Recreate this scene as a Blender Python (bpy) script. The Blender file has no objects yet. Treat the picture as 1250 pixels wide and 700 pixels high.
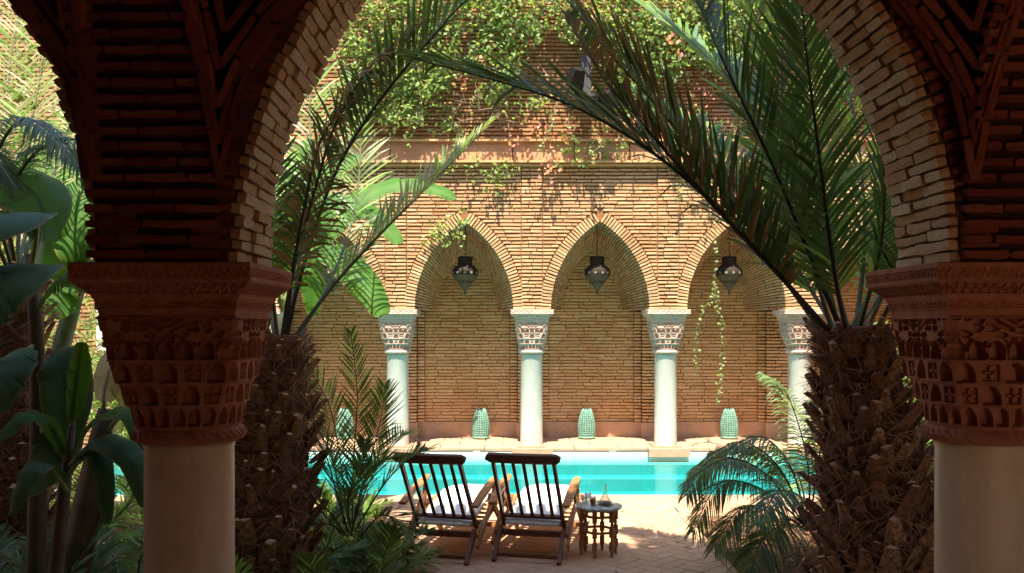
import bpy, math, random
import numpy as np
from mathutils import Vector, Matrix, noise as mnoise
R = random.Random(7)
sc = bpy.context.scene
COL = sc.collection

# ------------------------------------------------------------------ camera, sky, sun, exposure
F_PX = 1120.0                       # focal length in photo pixels (1250 wide)
VX, VY, EYE = 612.0, 396.0, 2.0     # vanishing point and eye height
def P(px, py, d):
    return Vector(((px-VX)*d/F_PX, d, EYE-(py-VY)*d/F_PX))
cam_d = bpy.data.cameras.new("camera")
cam_d.sensor_width = 36; cam_d.lens = 36*F_PX/1250
cam_d.shift_x = (625-VX)/1250; cam_d.shift_y = (VY-350)/1250
cam_d.clip_start = 0.05; cam_d.clip_end = 500
cam = bpy.data.objects.new("camera", cam_d); COL.objects.link(cam)
cam.location = (0, 0, EYE); cam.rotation_euler = (math.radians(90), 0, 0)
sc.camera = cam
SUN_EL, SUN_AZ = math.radians(67), math.radians(180+8)     # azimuth clockwise from +Y
w = bpy.data.worlds.new("World"); sc.world = w; w.use_nodes = True
nt = w.node_tree
sky = nt.nodes.new("ShaderNodeTexSky"); sky.sky_type = 'NISHITA'; sky.sun_disc = False
sky.sun_elevation = SUN_EL; sky.sun_rotation = SUN_AZ
nt.links.new(sky.outputs[0], nt.nodes["Background"].inputs[0])
nt.nodes["Background"].inputs[1].default_value = 0.135
sl = bpy.data.lights.new("sun", 'SUN'); sl.energy = 5.0; sl.angle = math.radians(0.5); sl.color = (1, .90, .74)
sun = bpy.data.objects.new("sun", sl); COL.objects.link(sun)
sdir = Vector((math.sin(SUN_AZ)*math.cos(SUN_EL), math.cos(SUN_AZ)*math.cos(SUN_EL), math.sin(SUN_EL)))
sun.rotation_euler = sdir.to_track_quat('Z', 'Y').to_euler()
sc.view_settings.view_transform = 'Standard'; sc.view_settings.look = 'None'
sc.view_settings.gamma = 1; sc.view_settings.exposure = 1.70
sc.cycles.max_bounces = 10; sc.cycles.diffuse_bounces = 6; sc.cycles.transparent_max_bounces = 16
sc.cycles.transmission_bounces = 8; sc.cycles.sample_clamp_indirect = 8

# ------------------------------------------------------------------ helpers
def tag(o, label=None, cat=None, group=None, kind=None):
    if label: o['label'] = label
    if cat: o['category'] = cat
    if group: o['group'] = group
    if kind: o['kind'] = kind
    return o
def empty(name, loc=(0,0,0), label=None, cat=None, group=None, rz=0):
    o = bpy.data.objects.new(name, None); COL.objects.link(o)
    o.location = loc; o.rotation_euler = (0,0,rz); o.empty_display_size = .1
    return tag(o, label, cat, group)
def link(name, me, parent=None):
    o = bpy.data.objects.new(name, me); COL.objects.link(o)
    if parent: o.parent = parent
    return o
def kids(o): return list(o.children)
def copy_tree(o, parent=None):
    c = o.copy(); COL.objects.link(c)
    if parent: c.parent = parent
    for ch in list(o.children): copy_tree(ch, c)
    return c
class MB:
    def __init__(s): s.v=[]; s.f=[]; s.m=[]
    def add(s, vs, fs, m=0):
        b=len(s.v); s.v.extend([tuple(p) for p in vs]); s.f.extend([tuple(i+b for i in f) for f in fs]); s.m.extend([m]*len(fs)); return s
    def box(s, c, size, M=None, m=0, taper=1.0):
        hx,hy,hz=[q/2 for q in size]; vs=[]
        for z,t in ((-hz,1),(hz,taper)):
            for x,y in ((-hx,-hy),(hx,-hy),(hx,hy),(-hx,hy)):
                p=Vector((x*t,y*t,z)); 
                if M is not None: p=M@p
                vs.append(p+Vector(c))
        return s.add(vs,[(0,3,2,1),(4,5,6,7),(0,1,5,4),(1,2,6,5),(2,3,7,6),(3,0,4,7)],m)
    def bar(s, a, b, wd, th, up=(0,0,1), m=0):
        """rectangular bar from a to b, wd across, th along 'up'"""
        a=Vector(a); b=Vector(b); t=(b-a); L=t.length; t.normalize()
        u=Vector(up); x=t.cross(u)
        if x.length<1e-4: x=t.cross(Vector((0,1,0)))
        x.normalize(); u=x.cross(t).normalized()
        M=Matrix((x,t,u)).transposed()
        return s.box((a+b)/2,(wd,L,th),M,m)
    def tube(s, pts, rad, n=8, m=0, cap=True, sq=1.0):
        pts=[Vector(p) for p in pts]; k=len(pts)
        if not hasattr(rad,'__len__'): rad=[rad]*k
        rings=[]; prev=None
        for i,p in enumerate(pts):
            t=(pts[min(i+1,k-1)]-pts[max(i-1,0)]).normalized()
            if prev is None:
                x=t.cross(Vector((0,0,1)))
                if x.length<.05: x=t.cross(Vector((0,1,0)))
            else: x=prev-t*prev.dot(t)
            x.normalize(); prev=x; y=t.cross(x)
            rings.append([p+(x*math.cos(2*math.pi*j/n)+y*sq*math.sin(2*math.pi*j/n))*rad[i] for j in range(n)])
        vs=[q for r in rings for q in r]; fs=[]
        for i in range(k-1):
            for j in range(n): fs.append((i*n+j,i*n+(j+1)%n,(i+1)*n+(j+1)%n,(i+1)*n+j))
        if cap: fs.append(tuple(range(n))[::-1]); fs.append(tuple((k-1)*n+j for j in range(n)))
        return s.add(vs,fs,m)
    def lathe(s, prof, c=(0,0,0), n=24, m=0, cap=True):
        vs=[];fs=[];k=len(prof)
        for r,z in prof:
            for j in range(n):
                a=2*math.pi*j/n; vs.append((c[0]+r*math.cos(a),c[1]+r*math.sin(a),c[2]+z))
        for i in range(k-1):
            for j in range(n): fs.append((i*n+j,i*n+(j+1)%n,(i+1)*n+(j+1)%n,(i+1)*n+j))
        if cap: fs.append(tuple(range(n))[::-1]); fs.append(tuple((k-1)*n+j for j in range(n)))
        return s.add(vs,fs,m)
    def mesh(s, name, mats, smooth=False):
        me=bpy.data.meshes.new(name); me.from_pydata(s.v,[],s.f)
        for m in (mats if isinstance(mats,(list,tuple)) else [mats]): me.materials.append(m)
        if any(s.m): me.polygons.foreach_set("material_index", s.m)
        if smooth: me.polygons.foreach_set("use_smooth",[True]*len(s.f))
        me.update(); return me
    def build(s, name, mats, parent=None, smooth=False):
        return link(name, s.mesh(name, mats, smooth), parent)

# ------------------------------------------------------------------ materials
class NT:
    def __init__(s, name):
        s.m=bpy.data.materials.new(name); s.m.use_nodes=True; s.t=s.m.node_tree
        s.b=s.t.nodes["Principled BSDF"]; s.out=s.t.nodes["Material Output"]
    def n(s, typ, **kw):
        x=s.t.nodes.new(typ)
        for k,v in kw.items():
            if k in x.inputs.keys() if isinstance(k,str) else False: x.inputs[k].default_value=v
            else: setattr(x,k,v)
        return x
    def l(s,a,b): s.t.links.new(a,b)
    def inp(s,node,key,val): node.inputs[key].default_value=val
    def coord(s, scale=(1,1,1)):
        tc=s.n("ShaderNodeTexCoord"); mp=s.n("ShaderNodeMapping"); s.l(tc.outputs['Object'],mp.inputs[0]); mp.inputs['Scale'].default_value=scale
        return mp.outputs[0]
    def geo(s, scale=(1,1,1)):
        g=s.n("ShaderNodeNewGeometry"); mp=s.n("ShaderNodeMapping"); s.l(g.outputs['Position'],mp.inputs[0]); mp.inputs['Scale'].default_value=scale
        return mp.outputs[0]
    def noise(s, vec, scale, detail=4, rough=.55):
        x=s.n("ShaderNodeTexNoise"); s.l(vec,x.inputs['Vector']); s.inp(x,'Scale',scale); s.inp(x,'Detail',detail); s.inp(x,'Roughness',rough); return x.outputs['Fac']
    def ramp(s, fac, stops):
        x=s.n("ShaderNodeValToRGB"); s.l(fac,x.inputs[0]); e=x.color_ramp.elements
        while len(e)<len(stops): e.new(.5)
        for i,(p,c) in enumerate(stops):
            e[i].position=p; e[i].color=(*c,1) if len(c)==3 else c
        return x.outputs[0]
    def mix(s, fac, a, b, mode='MIX'):
        x=s.n("ShaderNodeMix"); x.data_type='RGBA'; x.blend_type=mode
        for sock,val in ((x.inputs[0],fac),(x.inputs[6],a),(x.inputs[7],b)):
            if isinstance(val,(int,float)): sock.default_value=val
            elif isinstance(val,tuple): sock.default_value=(*val,1) if len(val)==3 else val
            else: s.l(val,sock)
        return x.outputs[2]
    def math(s, op, a, b=0, c=None):
        x=s.n("ShaderNodeMath"); x.operation=op
        for i,val in enumerate((a,b) if c is None else (a,b,c)):
            if isinstance(val,(int,float)): x.inputs[i].default_value=val
            else: s.l(val,x.inputs[i])
        return x.outputs[0]
    def rnd(s):
        g=s.n("ShaderNodeNewGeometry"); o=s.n("ShaderNodeObjectInfo")
        return s.math('FRACT', s.math('ADD', g.outputs['Random Per Island'], o.outputs['Random']))
    def bump(s, h, strength=.5, dist=.01):
        x=s.n("ShaderNodeBump"); s.l(h,x.inputs['Height']); s.inp(x,'Strength',strength); s.inp(x,'Distance',dist); s.l(x.outputs[0],s.b.inputs['Normal']); return x.outputs[0]
    def col(s,c):
        if isinstance(c,tuple): s.b.inputs['Base Color'].default_value=(*c,1)
        else: s.l(c,s.b.inputs['Base Color'])
    def rough(s,v): s.b.inputs['Roughness'].default_value=v
def brick_mat(name, stops, bs=.6, sc_=30, dist=.006, stain=(.35,.22,.13)):
    m=NT(name); g=m.geo(); r=m.rnd()
    base=m.ramp(r,stops)
    n1=m.noise(g,sc_,5,.65); n2=m.noise(g,1.3,4,.6); n3=m.noise(g,140,2)
    c=m.mix(m.math('MULTIPLY',m.ramp(n1,[(.35,(0,0,0)),(.7,(1,1,1))]),.45), base, stain,'MIX')
    c=m.mix(.55,c,m.ramp(n2,[(.3,(.72,.66,.6)),(.7,(1.0,1.0,1.0))]),'MULTIPLY')
    m.col(c); m.rough(.9); m.b.inputs['Specular IOR Level'].default_value=.2
    m.bump(m.math('ADD',n1,m.math('MULTIPLY',n3,.4)),bs,dist); return m.m
def plain(name, c, rough=.6, var=.25, scale=12, metal=0, bump=0, bd=.004, spec=.5, coat=0):
    m=NT(name); v=m.coord(); n=m.noise(v,scale,5,.6)
    lo=tuple(x*(1-var) for x in c); hi=tuple(min(1,x*(1+var)) for x in c)
    m.col(m.ramp(n,[(.3,lo),(.7,hi)])); m.rough(rough); m.b.inputs['Metallic'].default_value=metal
    m.b.inputs['Specular IOR Level'].default_value=spec; m.b.inputs['Coat Weight'].default_value=coat
    if bump: m.bump(n,bump,bd)
    return m.m
def leaf_mat(name, a, b, trans=.35, rough=.42, spec=.5, vein=0):
    """leaf: colour varies by leaflet, light passes through"""
    m=NT(name); r=m.rnd(); g=m.geo(); n=m.noise(g,9,3)
    c=m.ramp(m.math('ADD',m.math('MULTIPLY',r,.6),m.math('MULTIPLY',n,.4)),[(.15,a),(.85,b)])
    m.col(c); m.rough(rough); m.b.inputs['Specular IOR Level'].default_value=spec
    tr=m.n("ShaderNodeBsdfTranslucent"); m.l(m.mix(.5,c,(min(1,b[0]*1.9),min(1,b[1]*1.7),b[2]*.5)),tr.inputs[0])
    mx=m.n("ShaderNodeMixShader"); mx.inputs[0].default_value=trans
    m.l(m.b.outputs[0],mx.inputs[1]); m.l(tr.outputs[0],mx.inputs[2]); m.l(mx.outputs[0],m.out.inputs[0]); return m.m

M={}
M['near_brick']=brick_mat("near brick",[(0,(.66,.38,.16)),(.3,(.78,.50,.25)),(.6,(.84,.58,.31)),(.85,(.86,.64,.37)),(1,(.66,.34,.14))],.9,38,.012,(.50,.30,.15))
M['far_brick']=brick_mat("far brick",[(0,(.68,.40,.19)),(.35,(.76,.48,.25)),(.7,(.82,.55,.30)),(1,(.70,.40,.19))],.5,22,.008,(.45,.26,.13))
M['wall_brick']=brick_mat("darker wall brick",[(0,(.36,.19,.09)),(.35,(.45,.26,.13)),(.7,(.52,.32,.17)),(1,(.36,.17,.08))],.5,22,.008,(.30,.16,.08))  # darker brick tone for the left wall and the upper wall
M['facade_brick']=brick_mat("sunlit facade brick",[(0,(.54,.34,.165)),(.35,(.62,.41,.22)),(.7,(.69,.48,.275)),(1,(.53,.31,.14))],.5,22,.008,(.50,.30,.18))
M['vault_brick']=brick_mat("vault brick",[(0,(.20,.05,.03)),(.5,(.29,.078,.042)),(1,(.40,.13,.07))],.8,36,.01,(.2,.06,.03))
M['mortar']=plain("mortar",(.20,.115,.065),.95,.35,25,bump=.5,spec=.1)
M['mortar_far']=plain("far mortar",(.24,.12,.055),.95,.3,20,bump=.5,spec=.1)
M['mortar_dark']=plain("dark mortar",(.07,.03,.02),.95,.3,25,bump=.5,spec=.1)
def stone(name, lo, hi, scale=14):
    m=NT(name); g=m.geo(); n=m.noise(g,scale,6,.65); n2=m.noise(g,2.5,4)
    c=m.ramp(n,[(.3,lo),(.72,hi)]); c=m.mix(.5,c,m.ramp(n2,[(.3,(.75,.7,.66)),(.7,(1,1,1))]),'MULTIPLY'); m.col(c); m.rough(.85)
    m.b.inputs['Specular IOR Level'].default_value=.2; m.bump(n,.5,.004); return m.m
M['capital']=stone("shade-reddened carved stone",(.40,.135,.065),(.58,.25,.13))  # same stone as the far capitals, gallery shade put into its colour
M['capital_far']=stone("pale carved stone",(.50,.37,.31),(.64,.49,.40))
M['plaster']=stone("pink plaster",(.50,.30,.19),(.62,.40,.27),6)
M['band']=stone("tan plaster band",(.38,.22,.12),(.50,.32,.18),6)
M['gallery_plaster']=stone("warm gallery plaster",(.50,.24,.15),(.62,.34,.22),5)
M['coping']=stone("coping stone",(.36,.22,.145),(.47,.31,.215),9)
def marble(name,a,b):
    m=NT(name); g=m.geo((1,1,.35)); n=m.noise(g,5,8,.7); n2=m.noise(m.geo(),60,3)
    m.col(m.mix(.35,m.ramp(n,[(.3,a),(.65,b)]),m.ramp(n2,[(.3,a),(.7,b)]))); st=m.noise(m.geo((1,1,.5)),2.2,6,.7); m.col(m.mix(m.math('MULTIPLY',m.ramp(st,[(.48,(0,0,0)),(.68,(1,1,1))]),.45),m.mix(.35,m.ramp(n,[(.3,a),(.65,b)]),m.ramp(n2,[(.3,a),(.7,b)])),tuple(q*.55 for q in a))); m.rough(.42); m.bump(m.noise(m.geo(),18,6,.7),.35,.004); return m.m
M['shaft_near']=marble("cream plaster shaft",(.74,.50,.28),(.88,.66,.41))
M['shaft_far']=marble("white marble shaft",(.46,.45,.40),(.57,.56,.50))
M['white_tile']=plain("white tile",(.72,.76,.72),.3,.12,30)
M['slot']=plain("painted slot shade",(.03,.025,.02),.9)
M['pool_tile']=plain("turquoise tile",(.0,.30,.31),.4,.10,3)
M['step_tile']=plain("pale turquoise tile",(.09,.39,.38),.4,.12,6)
def floor_tile(name, stops, dark):
    m=NT(name); g=m.geo(); r=m.rnd(); n=m.noise(g,22,5,.65); n2=m.noise(g,1.4,4,.6)
    c=m.mix(m.math('MULTIPLY',m.ramp(n,[(.4,(0,0,0)),(.7,(1,1,1))]),.4),m.ramp(r,stops),dark)
    c=m.mix(.6,c,m.ramp(n2,[(.3,(.7,.66,.62)),(.62,(1,1,1))]),'MULTIPLY'); m.col(c); m.rough(.6); m.bump(n,.4,.004); return m.m
M['tile']=floor_tile("terracotta tile",[(0,(.50,.30,.19)),(.35,(.53,.325,.205)),(.7,(.56,.35,.22)),(1,(.51,.30,.185))],(.42,.25,.15))
M['grout']=plain("tile grout",(.45,.29,.19),.95,.3,20,spec=.1)
M['soil']=plain("soil",(.085,.045,.028),.98,.5,6,bump=1,bd=.03,spec=.1)
M['litter']=leaf_mat("leaf litter",(.16,.075,.04),(.34,.19,.11),.1,.8,.2)
M['teak_shaded']=plain("shaded teak",(.13,.045,.02),.5,.4,30,spec=.3)  # darker copy of the teak, with the building's shade put into the colour
M['teak']=plain("teak",(.35,.155,.06),.5,.35,30,spec=.3)  # orange copy, sunlit look of the same wood put into the colour
M['cushion']=plain("white canvas",(.80,.78,.75),.9,.05,8,bump=.4,bd=.01)
M['table_wood']=plain("carved walnut",(.36,.15,.055),.5,.4,40)
M['celadon']=plain("celadon glaze",(.17,.33,.26),.6,.25,18,spec=.3)
M['liner_shade']=plain("shade-toned liner",(.15,.28,.21),.9)  # darker liner colour stands in for shade behind the ribs
M['iron']=plain("dark pierced metal",(.035,.024,.018),.75,.5,50,spec=.15)
M['pewter']=plain("aged bronze",(.12,.085,.055),.7,.45,60,spec=.2,bump=.6)
M['verdi']=plain("frosted glass panel",(.22,.21,.15),.35,.4,40)
M['black']=plain("black enamel",(.012,.012,.014),.35,.2)
M['grey_metal']=plain("grey metal",(.05,.05,.05),.6,.15)
# foliage
M['frond']=leaf_mat("palm leaflet",(.05,.10,.03),(.12,.20,.055),.38,.42,.35)
M['frond_lit_tone']=leaf_mat("lit-tone palm leaflet",(.15,.30,.07),(.32,.48,.15),.52,.42,.35)  # lighter frond copy, sunlit look put into the leaflet colour
M['frond_blue']=leaf_mat("blue green leaflet",(.08,.15,.08),(.17,.27,.15),.35,.42,.4)
M['frond_brown']=leaf_mat("dry brown leaflet",(.20,.10,.04),(.36,.21,.09),.35,.55,.3)
M['frond_pale']=leaf_mat("pale straw leaflet",(.22,.25,.11),(.42,.42,.24),.35,.45,.4)
M['rachis']=plain("frond stalk",(.10,.12,.05),.45,.35,10)
M['rachis_dark']=plain("dark frond stalk",(.04,.035,.02),.45,.35,10)
M['fern']=leaf_mat("cycad leaflet",(.08,.15,.06),(.18,.27,.12),.35,.4,.4)
M['banana_stem']=plain("banana stalk",(.10,.13,.05),.5,.5,5)
M['banana_stem_brown']=plain("banana sheath",(.13,.085,.04),.6,.5,5)
def banana_mat(name,a,b,tr):
    m=NT(name); u=m.n("ShaderNodeUVMap"); sep=m.n("ShaderNodeSeparateXYZ"); m.l(u.outputs[0],sep.inputs[0])
    st=m.math('SINE',m.math('MULTIPLY',m.math('ADD',sep.outputs[1],m.math('MULTIPLY',m.math('ABSOLUTE',sep.outputs[0]),-.10)),420))
    n=m.noise(m.geo(),5,3)
    c=m.mix(m.math('MULTIPLY_ADD',st,.18,.3),m.ramp(n,[(.3,a),(.7,b)]),tuple(x*1.25 for x in b))
    ed=m.math('MULTIPLY_ADD',m.noise(m.geo(),14,4),.35,m.math('ABSOLUTE',sep.outputs[0])); c=m.mix(m.ramp(ed,[(1.05,(0,0,0)),(1.16,(1,1,1))]) if False else m.math('MULTIPLY',m.math('GREATER_THAN',ed,1.10),.8),c,(.30,.20,.08))
    m.col(c); m.rough(.5); m.b.inputs['Specular IOR Level'].default_value=.3; m.bump(st,.35,.003)
    t=m.n("ShaderNodeBsdfTranslucent"); m.l(m.mix(.5,c,(b[0]*2.2,b[1]*1.9,b[2]*.4)),t.inputs[0])
    mx=m.n("ShaderNodeMixShader"); mx.inputs[0].default_value=tr; m.l(m.b.outputs[0],mx.inputs[1]); m.l(t.outputs[0],mx.inputs[2]); m.l(mx.outputs[0],m.out.inputs[0]); return m.m
M['banana']=banana_mat("banana leaf",(.035,.12,.018),(.085,.21,.03),.45)
M['banana_dark']=banana_mat("dark banana leaf",(.03,.09,.03),(.06,.15,.05),.25)
M['banana_dry']=banana_mat("dry banana leaf",(.42,.38,.28),(.58,.52,.40),.3)
M['midrib']=plain("pale midrib",(.30,.36,.13),.4,.2,8)
M['trunk']=plain("palm trunk core",(.17,.085,.042),.95,.5,18,bump=1,bd=.02,spec=.1)
M['fibre']=plain("palm fibre",(.36,.21,.11),.95,.5,30,spec=.1)
def boot_mat():
    m=NT("palm leaf base"); r=m.rnd(); g=m.geo(); n=m.noise(g,35,5,.7)
    c=m.mix(m.ramp(n,[(.35,(0,0,0)),(.65,(1,1,1))]),m.ramp(r,[(0,(.36,.16,.065)),(.6,(.58,.31,.14)),(1,(.74,.46,.24))]),(.12,.06,.03)); m.col(c); m.rough(.85); m.bump(n,.8,.01); return m.m
M['boot']=boot_mat()
M['boot_cut']=plain("cut leaf base",(.55,.32,.16),.8,.4,30,bump=.5)
M['boug_leaf']=leaf_mat("creeper leaf",(.16,.25,.08),(.36,.43,.21),.45,.5,.3)
M['boug_leaf2']=leaf_mat("deep creeper leaf",(.10,.20,.05),(.26,.40,.13),.45,.5,.3)
M['flower']=leaf_mat("pink bract",(.74,.20,.22),(.86,.42,.36),.4,.6,.2)
M['flower_orange']=leaf_mat("coral bract",(.80,.26,.14),(.86,.44,.28),.4,.6,.2)
M['twig']=plain("twig",(.22,.15,.09),.8,.3)
def glass_mat(name,c,mixf=.75):
    m=NT(name); t=m.n("ShaderNodeBsdfTransparent"); t.inputs[0].default_value=(*c,1); gl=m.n("ShaderNodeBsdfGlossy"); gl.inputs['Roughness'].default_value=.03
    fr=m.n("ShaderNodeLayerWeight"); fr.inputs[0].default_value=.5; mx=m.n("ShaderNodeMixShader")
    m.l(fr.outputs['Facing'],mx.inputs[0]); m.l(t.outputs[0],mx.inputs[1]); m.l(gl.outputs[0],mx.inputs[2]); m.l(mx.outputs[0],m.out.inputs[0]); return m.m
M['glass']=glass_mat("clear glass",(.86,.90,.90))
M['tea']=plain("amber drink",(.45,.20,.07),.2,.1)
def water_mat():
    m=NT("pool water"); t=m.n("ShaderNodeBsdfTransparent"); t.inputs[0].default_value=(.62,.98,.97,1)
    gl=m.n("ShaderNodeBsdfGlossy"); gl.inputs['Roughness'].default_value=.02
    g=m.geo((1,.6,1)); n=m.noise(g,5,3,.5); b=m.n("ShaderNodeBump"); b.inputs['Strength'].default_value=.22; b.inputs['Distance'].default_value=.03; m.l(n,b.inputs['Height'])
    m.l(b.outputs[0],gl.inputs['Normal']); fr=m.n("ShaderNodeFresnel"); fr.inputs[0].default_value=1.22; m.l(b.outputs[0],fr.inputs['Normal'])
    mx=m.n("ShaderNodeMixShader"); m.l(m.math('MULTIPLY',fr.outputs[0],.65),mx.inputs[0]); m.l(t.outputs[0],mx.inputs[1]); m.l(gl.outputs[0],mx.inputs[2]); m.l(mx.outputs[0],m.out.inputs[0]); return m.m
M['water']=water_mat()
def mosaic_mat():
    m=NT("mosaic table top"); v=m.coord(); x=m.n("ShaderNodeTexVoronoi"); m.l(v,x.inputs['Vector']); m.inp(x,'Scale',38)
    m.col(m.ramp(x.outputs['Color'],[(.1,(.10,.12,.13)),(.45,(.42,.44,.42)),(.7,(.62,.60,.52)),(.95,(.20,.26,.32))])); m.rough(.3); return m.m
M['mosaic']=mosaic_mat()

# ------------------------------------------------------------------ brick engine
def brick_variant(seed, jit=.10, nx=3, nz=2):
    """unit brick centred at 0, long axis x, thickness z, depth y; chipped and uneven"""
    r=random.Random(seed); idx={}; v=[]; f=[]
    def vid(i,j,k):
        key=(i,j,k)
        if key not in idx:
            x=i/nx-.5; y=j-.5; z=k/nz-.5
            cx=1-.035*(abs(z)*2>.9); cz=1-.05*(i in (0,nx))
            j_=jit
            idx[key]=len(v); v.append((x*cx+r.uniform(-.012,.012), y+r.uniform(-1,1)*.06*(1 if j==0 else .2), z*cz+r.uniform(-1,1)*j_))
        return idx[key]
    for i in range(nx):
        for j in (0,1):
            for k in range(nz):
                q=[vid(i,j,k),vid(i+1,j,k),vid(i+1,j,k+1),vid(i,j,k+1)]; f.append(q if j==0 else q[::-1])
        for k in (0,nz):
            q=[vid(i,0,k),vid(i,1,k),vid(i+1,1,k),vid(i+1,0,k)]; f.append(q if k==0 else q[::-1])
    for i in (0,nx):
        for k in range(nz):
            q=[vid(i,0,k),vid(i,0,k+1),vid(i,1,k+1),vid(i,1,k)]; f.append(q if i==0 else q[::-1])
    return np.array(v), f
VAR=[brick_variant(100+i) for i in range(8)]
VARS=[brick_variant(200+i,.08,1,1) for i in range(6)]
def emit_bricks(parent, recs, mat, n_obj=300, name='brick', rest='brickwork', simple=False, variants=None):
    """recs: (centre, X axis*length, Y axis*depth (pointing into the wall), Z axis*thickness)"""
    var=variants or (VARS if simple else VAR)
    meshes={}
    def score(r):
        c=r[0]
        if c[1]<.3: return 0
        px=c[0]*F_PX/c[1]+VX; py=VY-(c[2]-EYE)*F_PX/c[1]
        if not(-5<px<1255 and -5<py<705): return 0
        s=np.linalg.norm(r[1])*np.linalg.norm(r[3])/(c[1]**2)
        return s*(r[4] if len(r)>4 else 1)
    order=sorted(range(len(recs)), key=lambda i:-score(recs[i]))
    for i in order[:n_obj]:
        rc=recs[i]; k=R.randrange(len(var))
        if k not in meshes:
            me=bpy.data.meshes.new(name); me.from_pydata([tuple(p) for p in var[k][0]],[],var[k][1]); me.materials.append(mat); meshes[k]=me
        o=link(name,meshes[k],parent)
        mt=Matrix.Identity(4)
        for a in range(3):
            for b in range(3): mt[b][a]=rc[1+a][b]
            mt[a][3]=rc[0][a]
        o.matrix_local=mt
    V=[];Fs=[];b=0
    for i in order[n_obj:]:
        rc=recs[i]; v,f=var[R.randrange(len(var))]
        A=np.array([rc[1],rc[2],rc[3]],float)
        V.append(v@A+np.array(rc[0],float)); Fs.extend([tuple(q+b for q in ff) for ff in f]); b+=len(v)
    if V:
        me=bpy.data.meshes.new(rest); me.from_pydata(np.vstack(V).tolist(),[],Fs); me.materials.append(mat)
        o=link(rest,me,parent); o['kind']='stuff'; return o
def ax(v,s): v=Vector(v); v.normalize(); return tuple(v*s)
def arch_pts(w, r, n=24):
    """right half of a pointed arch, from springing (w,0) to apex (0,h)"""
    ta=math.acos((r-w)/r); return [((w-r)+r*math.cos(ta*i/n), r*math.sin(ta*i/n)) for i in range(n+1)]
def arch_len(w,r): return r*math.acos((r-w)/r)
def fill_courses(recs, x0, x1, z0, z1, yf, pitch, th, L, depth, blocked=None, jx=.25, prot=.006, weight=1, zstart=None):
    """horizontal courses facing -Y at y=yf"""
    z=z0+pitch/2; row=0
    while z<z1-pitch*.3:
        ivs=[(x0,x1)]
        if blocked:
            for a,b in blocked(z):
                nv=[]
                for p,q in ivs:
                    if b<=p or a>=q: nv.append((p,q)); continue
                    if a>p: nv.append((p,a))
                    if b<q: nv.append((b,q))
                ivs=nv
        for p,q in ivs:
            x=p; first=True
            while x<q-.02:
                l=L*R.uniform(1-jx,1+jx)
                if first: l*=R.uniform(.4,1.0); first=False
                if q-(x+l)<.06: l=q-x
                l=min(l,q-x)
                if l>.03:
                    g=.005; dy=R.uniform(-prot,prot); tz=R.uniform(-.012,.012)
                    recs.append(((x+l/2, yf+depth/2+dy, z+R.uniform(-.003,.003)), ax((1,0,tz),l-g),(0,depth,0),ax((-tz,0,1),th*R.uniform(.88,1.1)),weight))
                x+=l
        z+=pitch; row+=1

# ------------------------------------------------------------------ near arcade (dark gallery we look out from)
SPR=2.235
NC_X=[-4.57,-1.29,1.99,5.27]; NCY=3.80
NY0,NY1=3.50,3.98
NW,NR=1.355,1.80
near=empty("brick_arcade",(0,0,0),"dark rough brick arcade whose wide pointed arch frames the pool courtyard","arcade")
nap=arch_pts(NW,NR,28); NH=nap[-1][1]
H_WALL=10.05
def near_blocked(off):
    def fn(z):
        out=[]; h=z-SPR
        for a,b in zip(NC_X[:-1],NC_X[1:]):
            c=(a+b)/2+.005
            rr=NR+off
            if h<rr:
                bx=(NW-NR)+math.sqrt(max(0,rr*rr-h*h))
                if bx>0: out.append((c-bx,c+bx))
        return out
    return fn
def arch_wall(mb, centres, w_, r_, z0, top, y0, y1, xa, xb, m=0):
    pts=arch_pts(w_,r_,28); xs=[(xa,z0)]
    prof=[]
    for c in centres:
        prof+=[(c-x,z0+z) for x,z in pts]
        prof+=[(c+x,z0+z) for x,z in pts[::-1][1:]]
    prof=[(xa,z0)]+prof+[(xb,z0)]
    vs=[];fs=[]
    for x,z in prof: vs+=[(x,y0,z),(x,y0,top),(x,y1,top),(x,y1,z)]
    for i in range(len(prof)-1):
        a=i*4;b=a+4
        if abs(prof[i][0]-prof[i+1][0])>1e-6:
            fs+=[(a,b,b+1,a+1),(a+3,a+2,b+2,b+3),(a+1,b+1,b+2,a+2)]
        fs.append((a,a+3,b+3,b))
    n=len(vs)-4
    fs+=[(0,1,2,3),(n,n+3,n+2,n+1)]
    mb.add(vs,fs,m)
mb=MB()
ncent=[(a+b)/2+.005 for a,b in zip(NC_X[:-1],NC_X[1:])]
arch_wall(mb,ncent,NW+.02,NR+.02,SPR,4.6,NY0+.02,NY1-.02,-7.5,8.2)
mb.build("mortar_core",M['mortar'],near)
recs=[]
# soffit bricks of every arch: three across the wall thickness, each course uneven
pit=.0455
for ci,c in enumerate(ncent):
    n=int(arch_len(NW,NR)/pit)
    for sgn in (-1,1):
        for i in range(n):
            t=(i+.5)*pit/NR
            if (NW-NR)+NR*math.cos(t)<0.01: break
            rad=Vector((math.cos(t),0,math.sin(t))); tan=Vector((-math.sin(t),0,math.cos(t)))
            rad.x*=sgn; tan.x*=sgn
            y=NY0; cuts=[R.uniform(.10,.30)]; 
            while cuts[-1]<.48-.12: cuts.append(cuts[-1]+R.uniform(.18,.27))
            cuts=[q for q in cuts if q<.41]+[.48]; a=0
            base=R.uniform(-.006,.006)
            for q in cuts:
                l=q-a; pr=base+R.uniform(-.012,.010); dpt=.036
                cc=Vector((c+sgn*(NW-NR),NY0+(a+q)/2,SPR))+rad*(NR+dpt/2+pr)
                wob=R.uniform(-.012,.012)
                recs.append((tuple(cc),ax(Vector((0,1,0))+tan*wob,l-.007),tuple(rad*dpt),ax(tan-Vector((0,wob,0)),.0385*R.uniform(.82,1.08)),3 if ci==1 else 1))
                a=q
near_recs_soffit=recs
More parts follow.
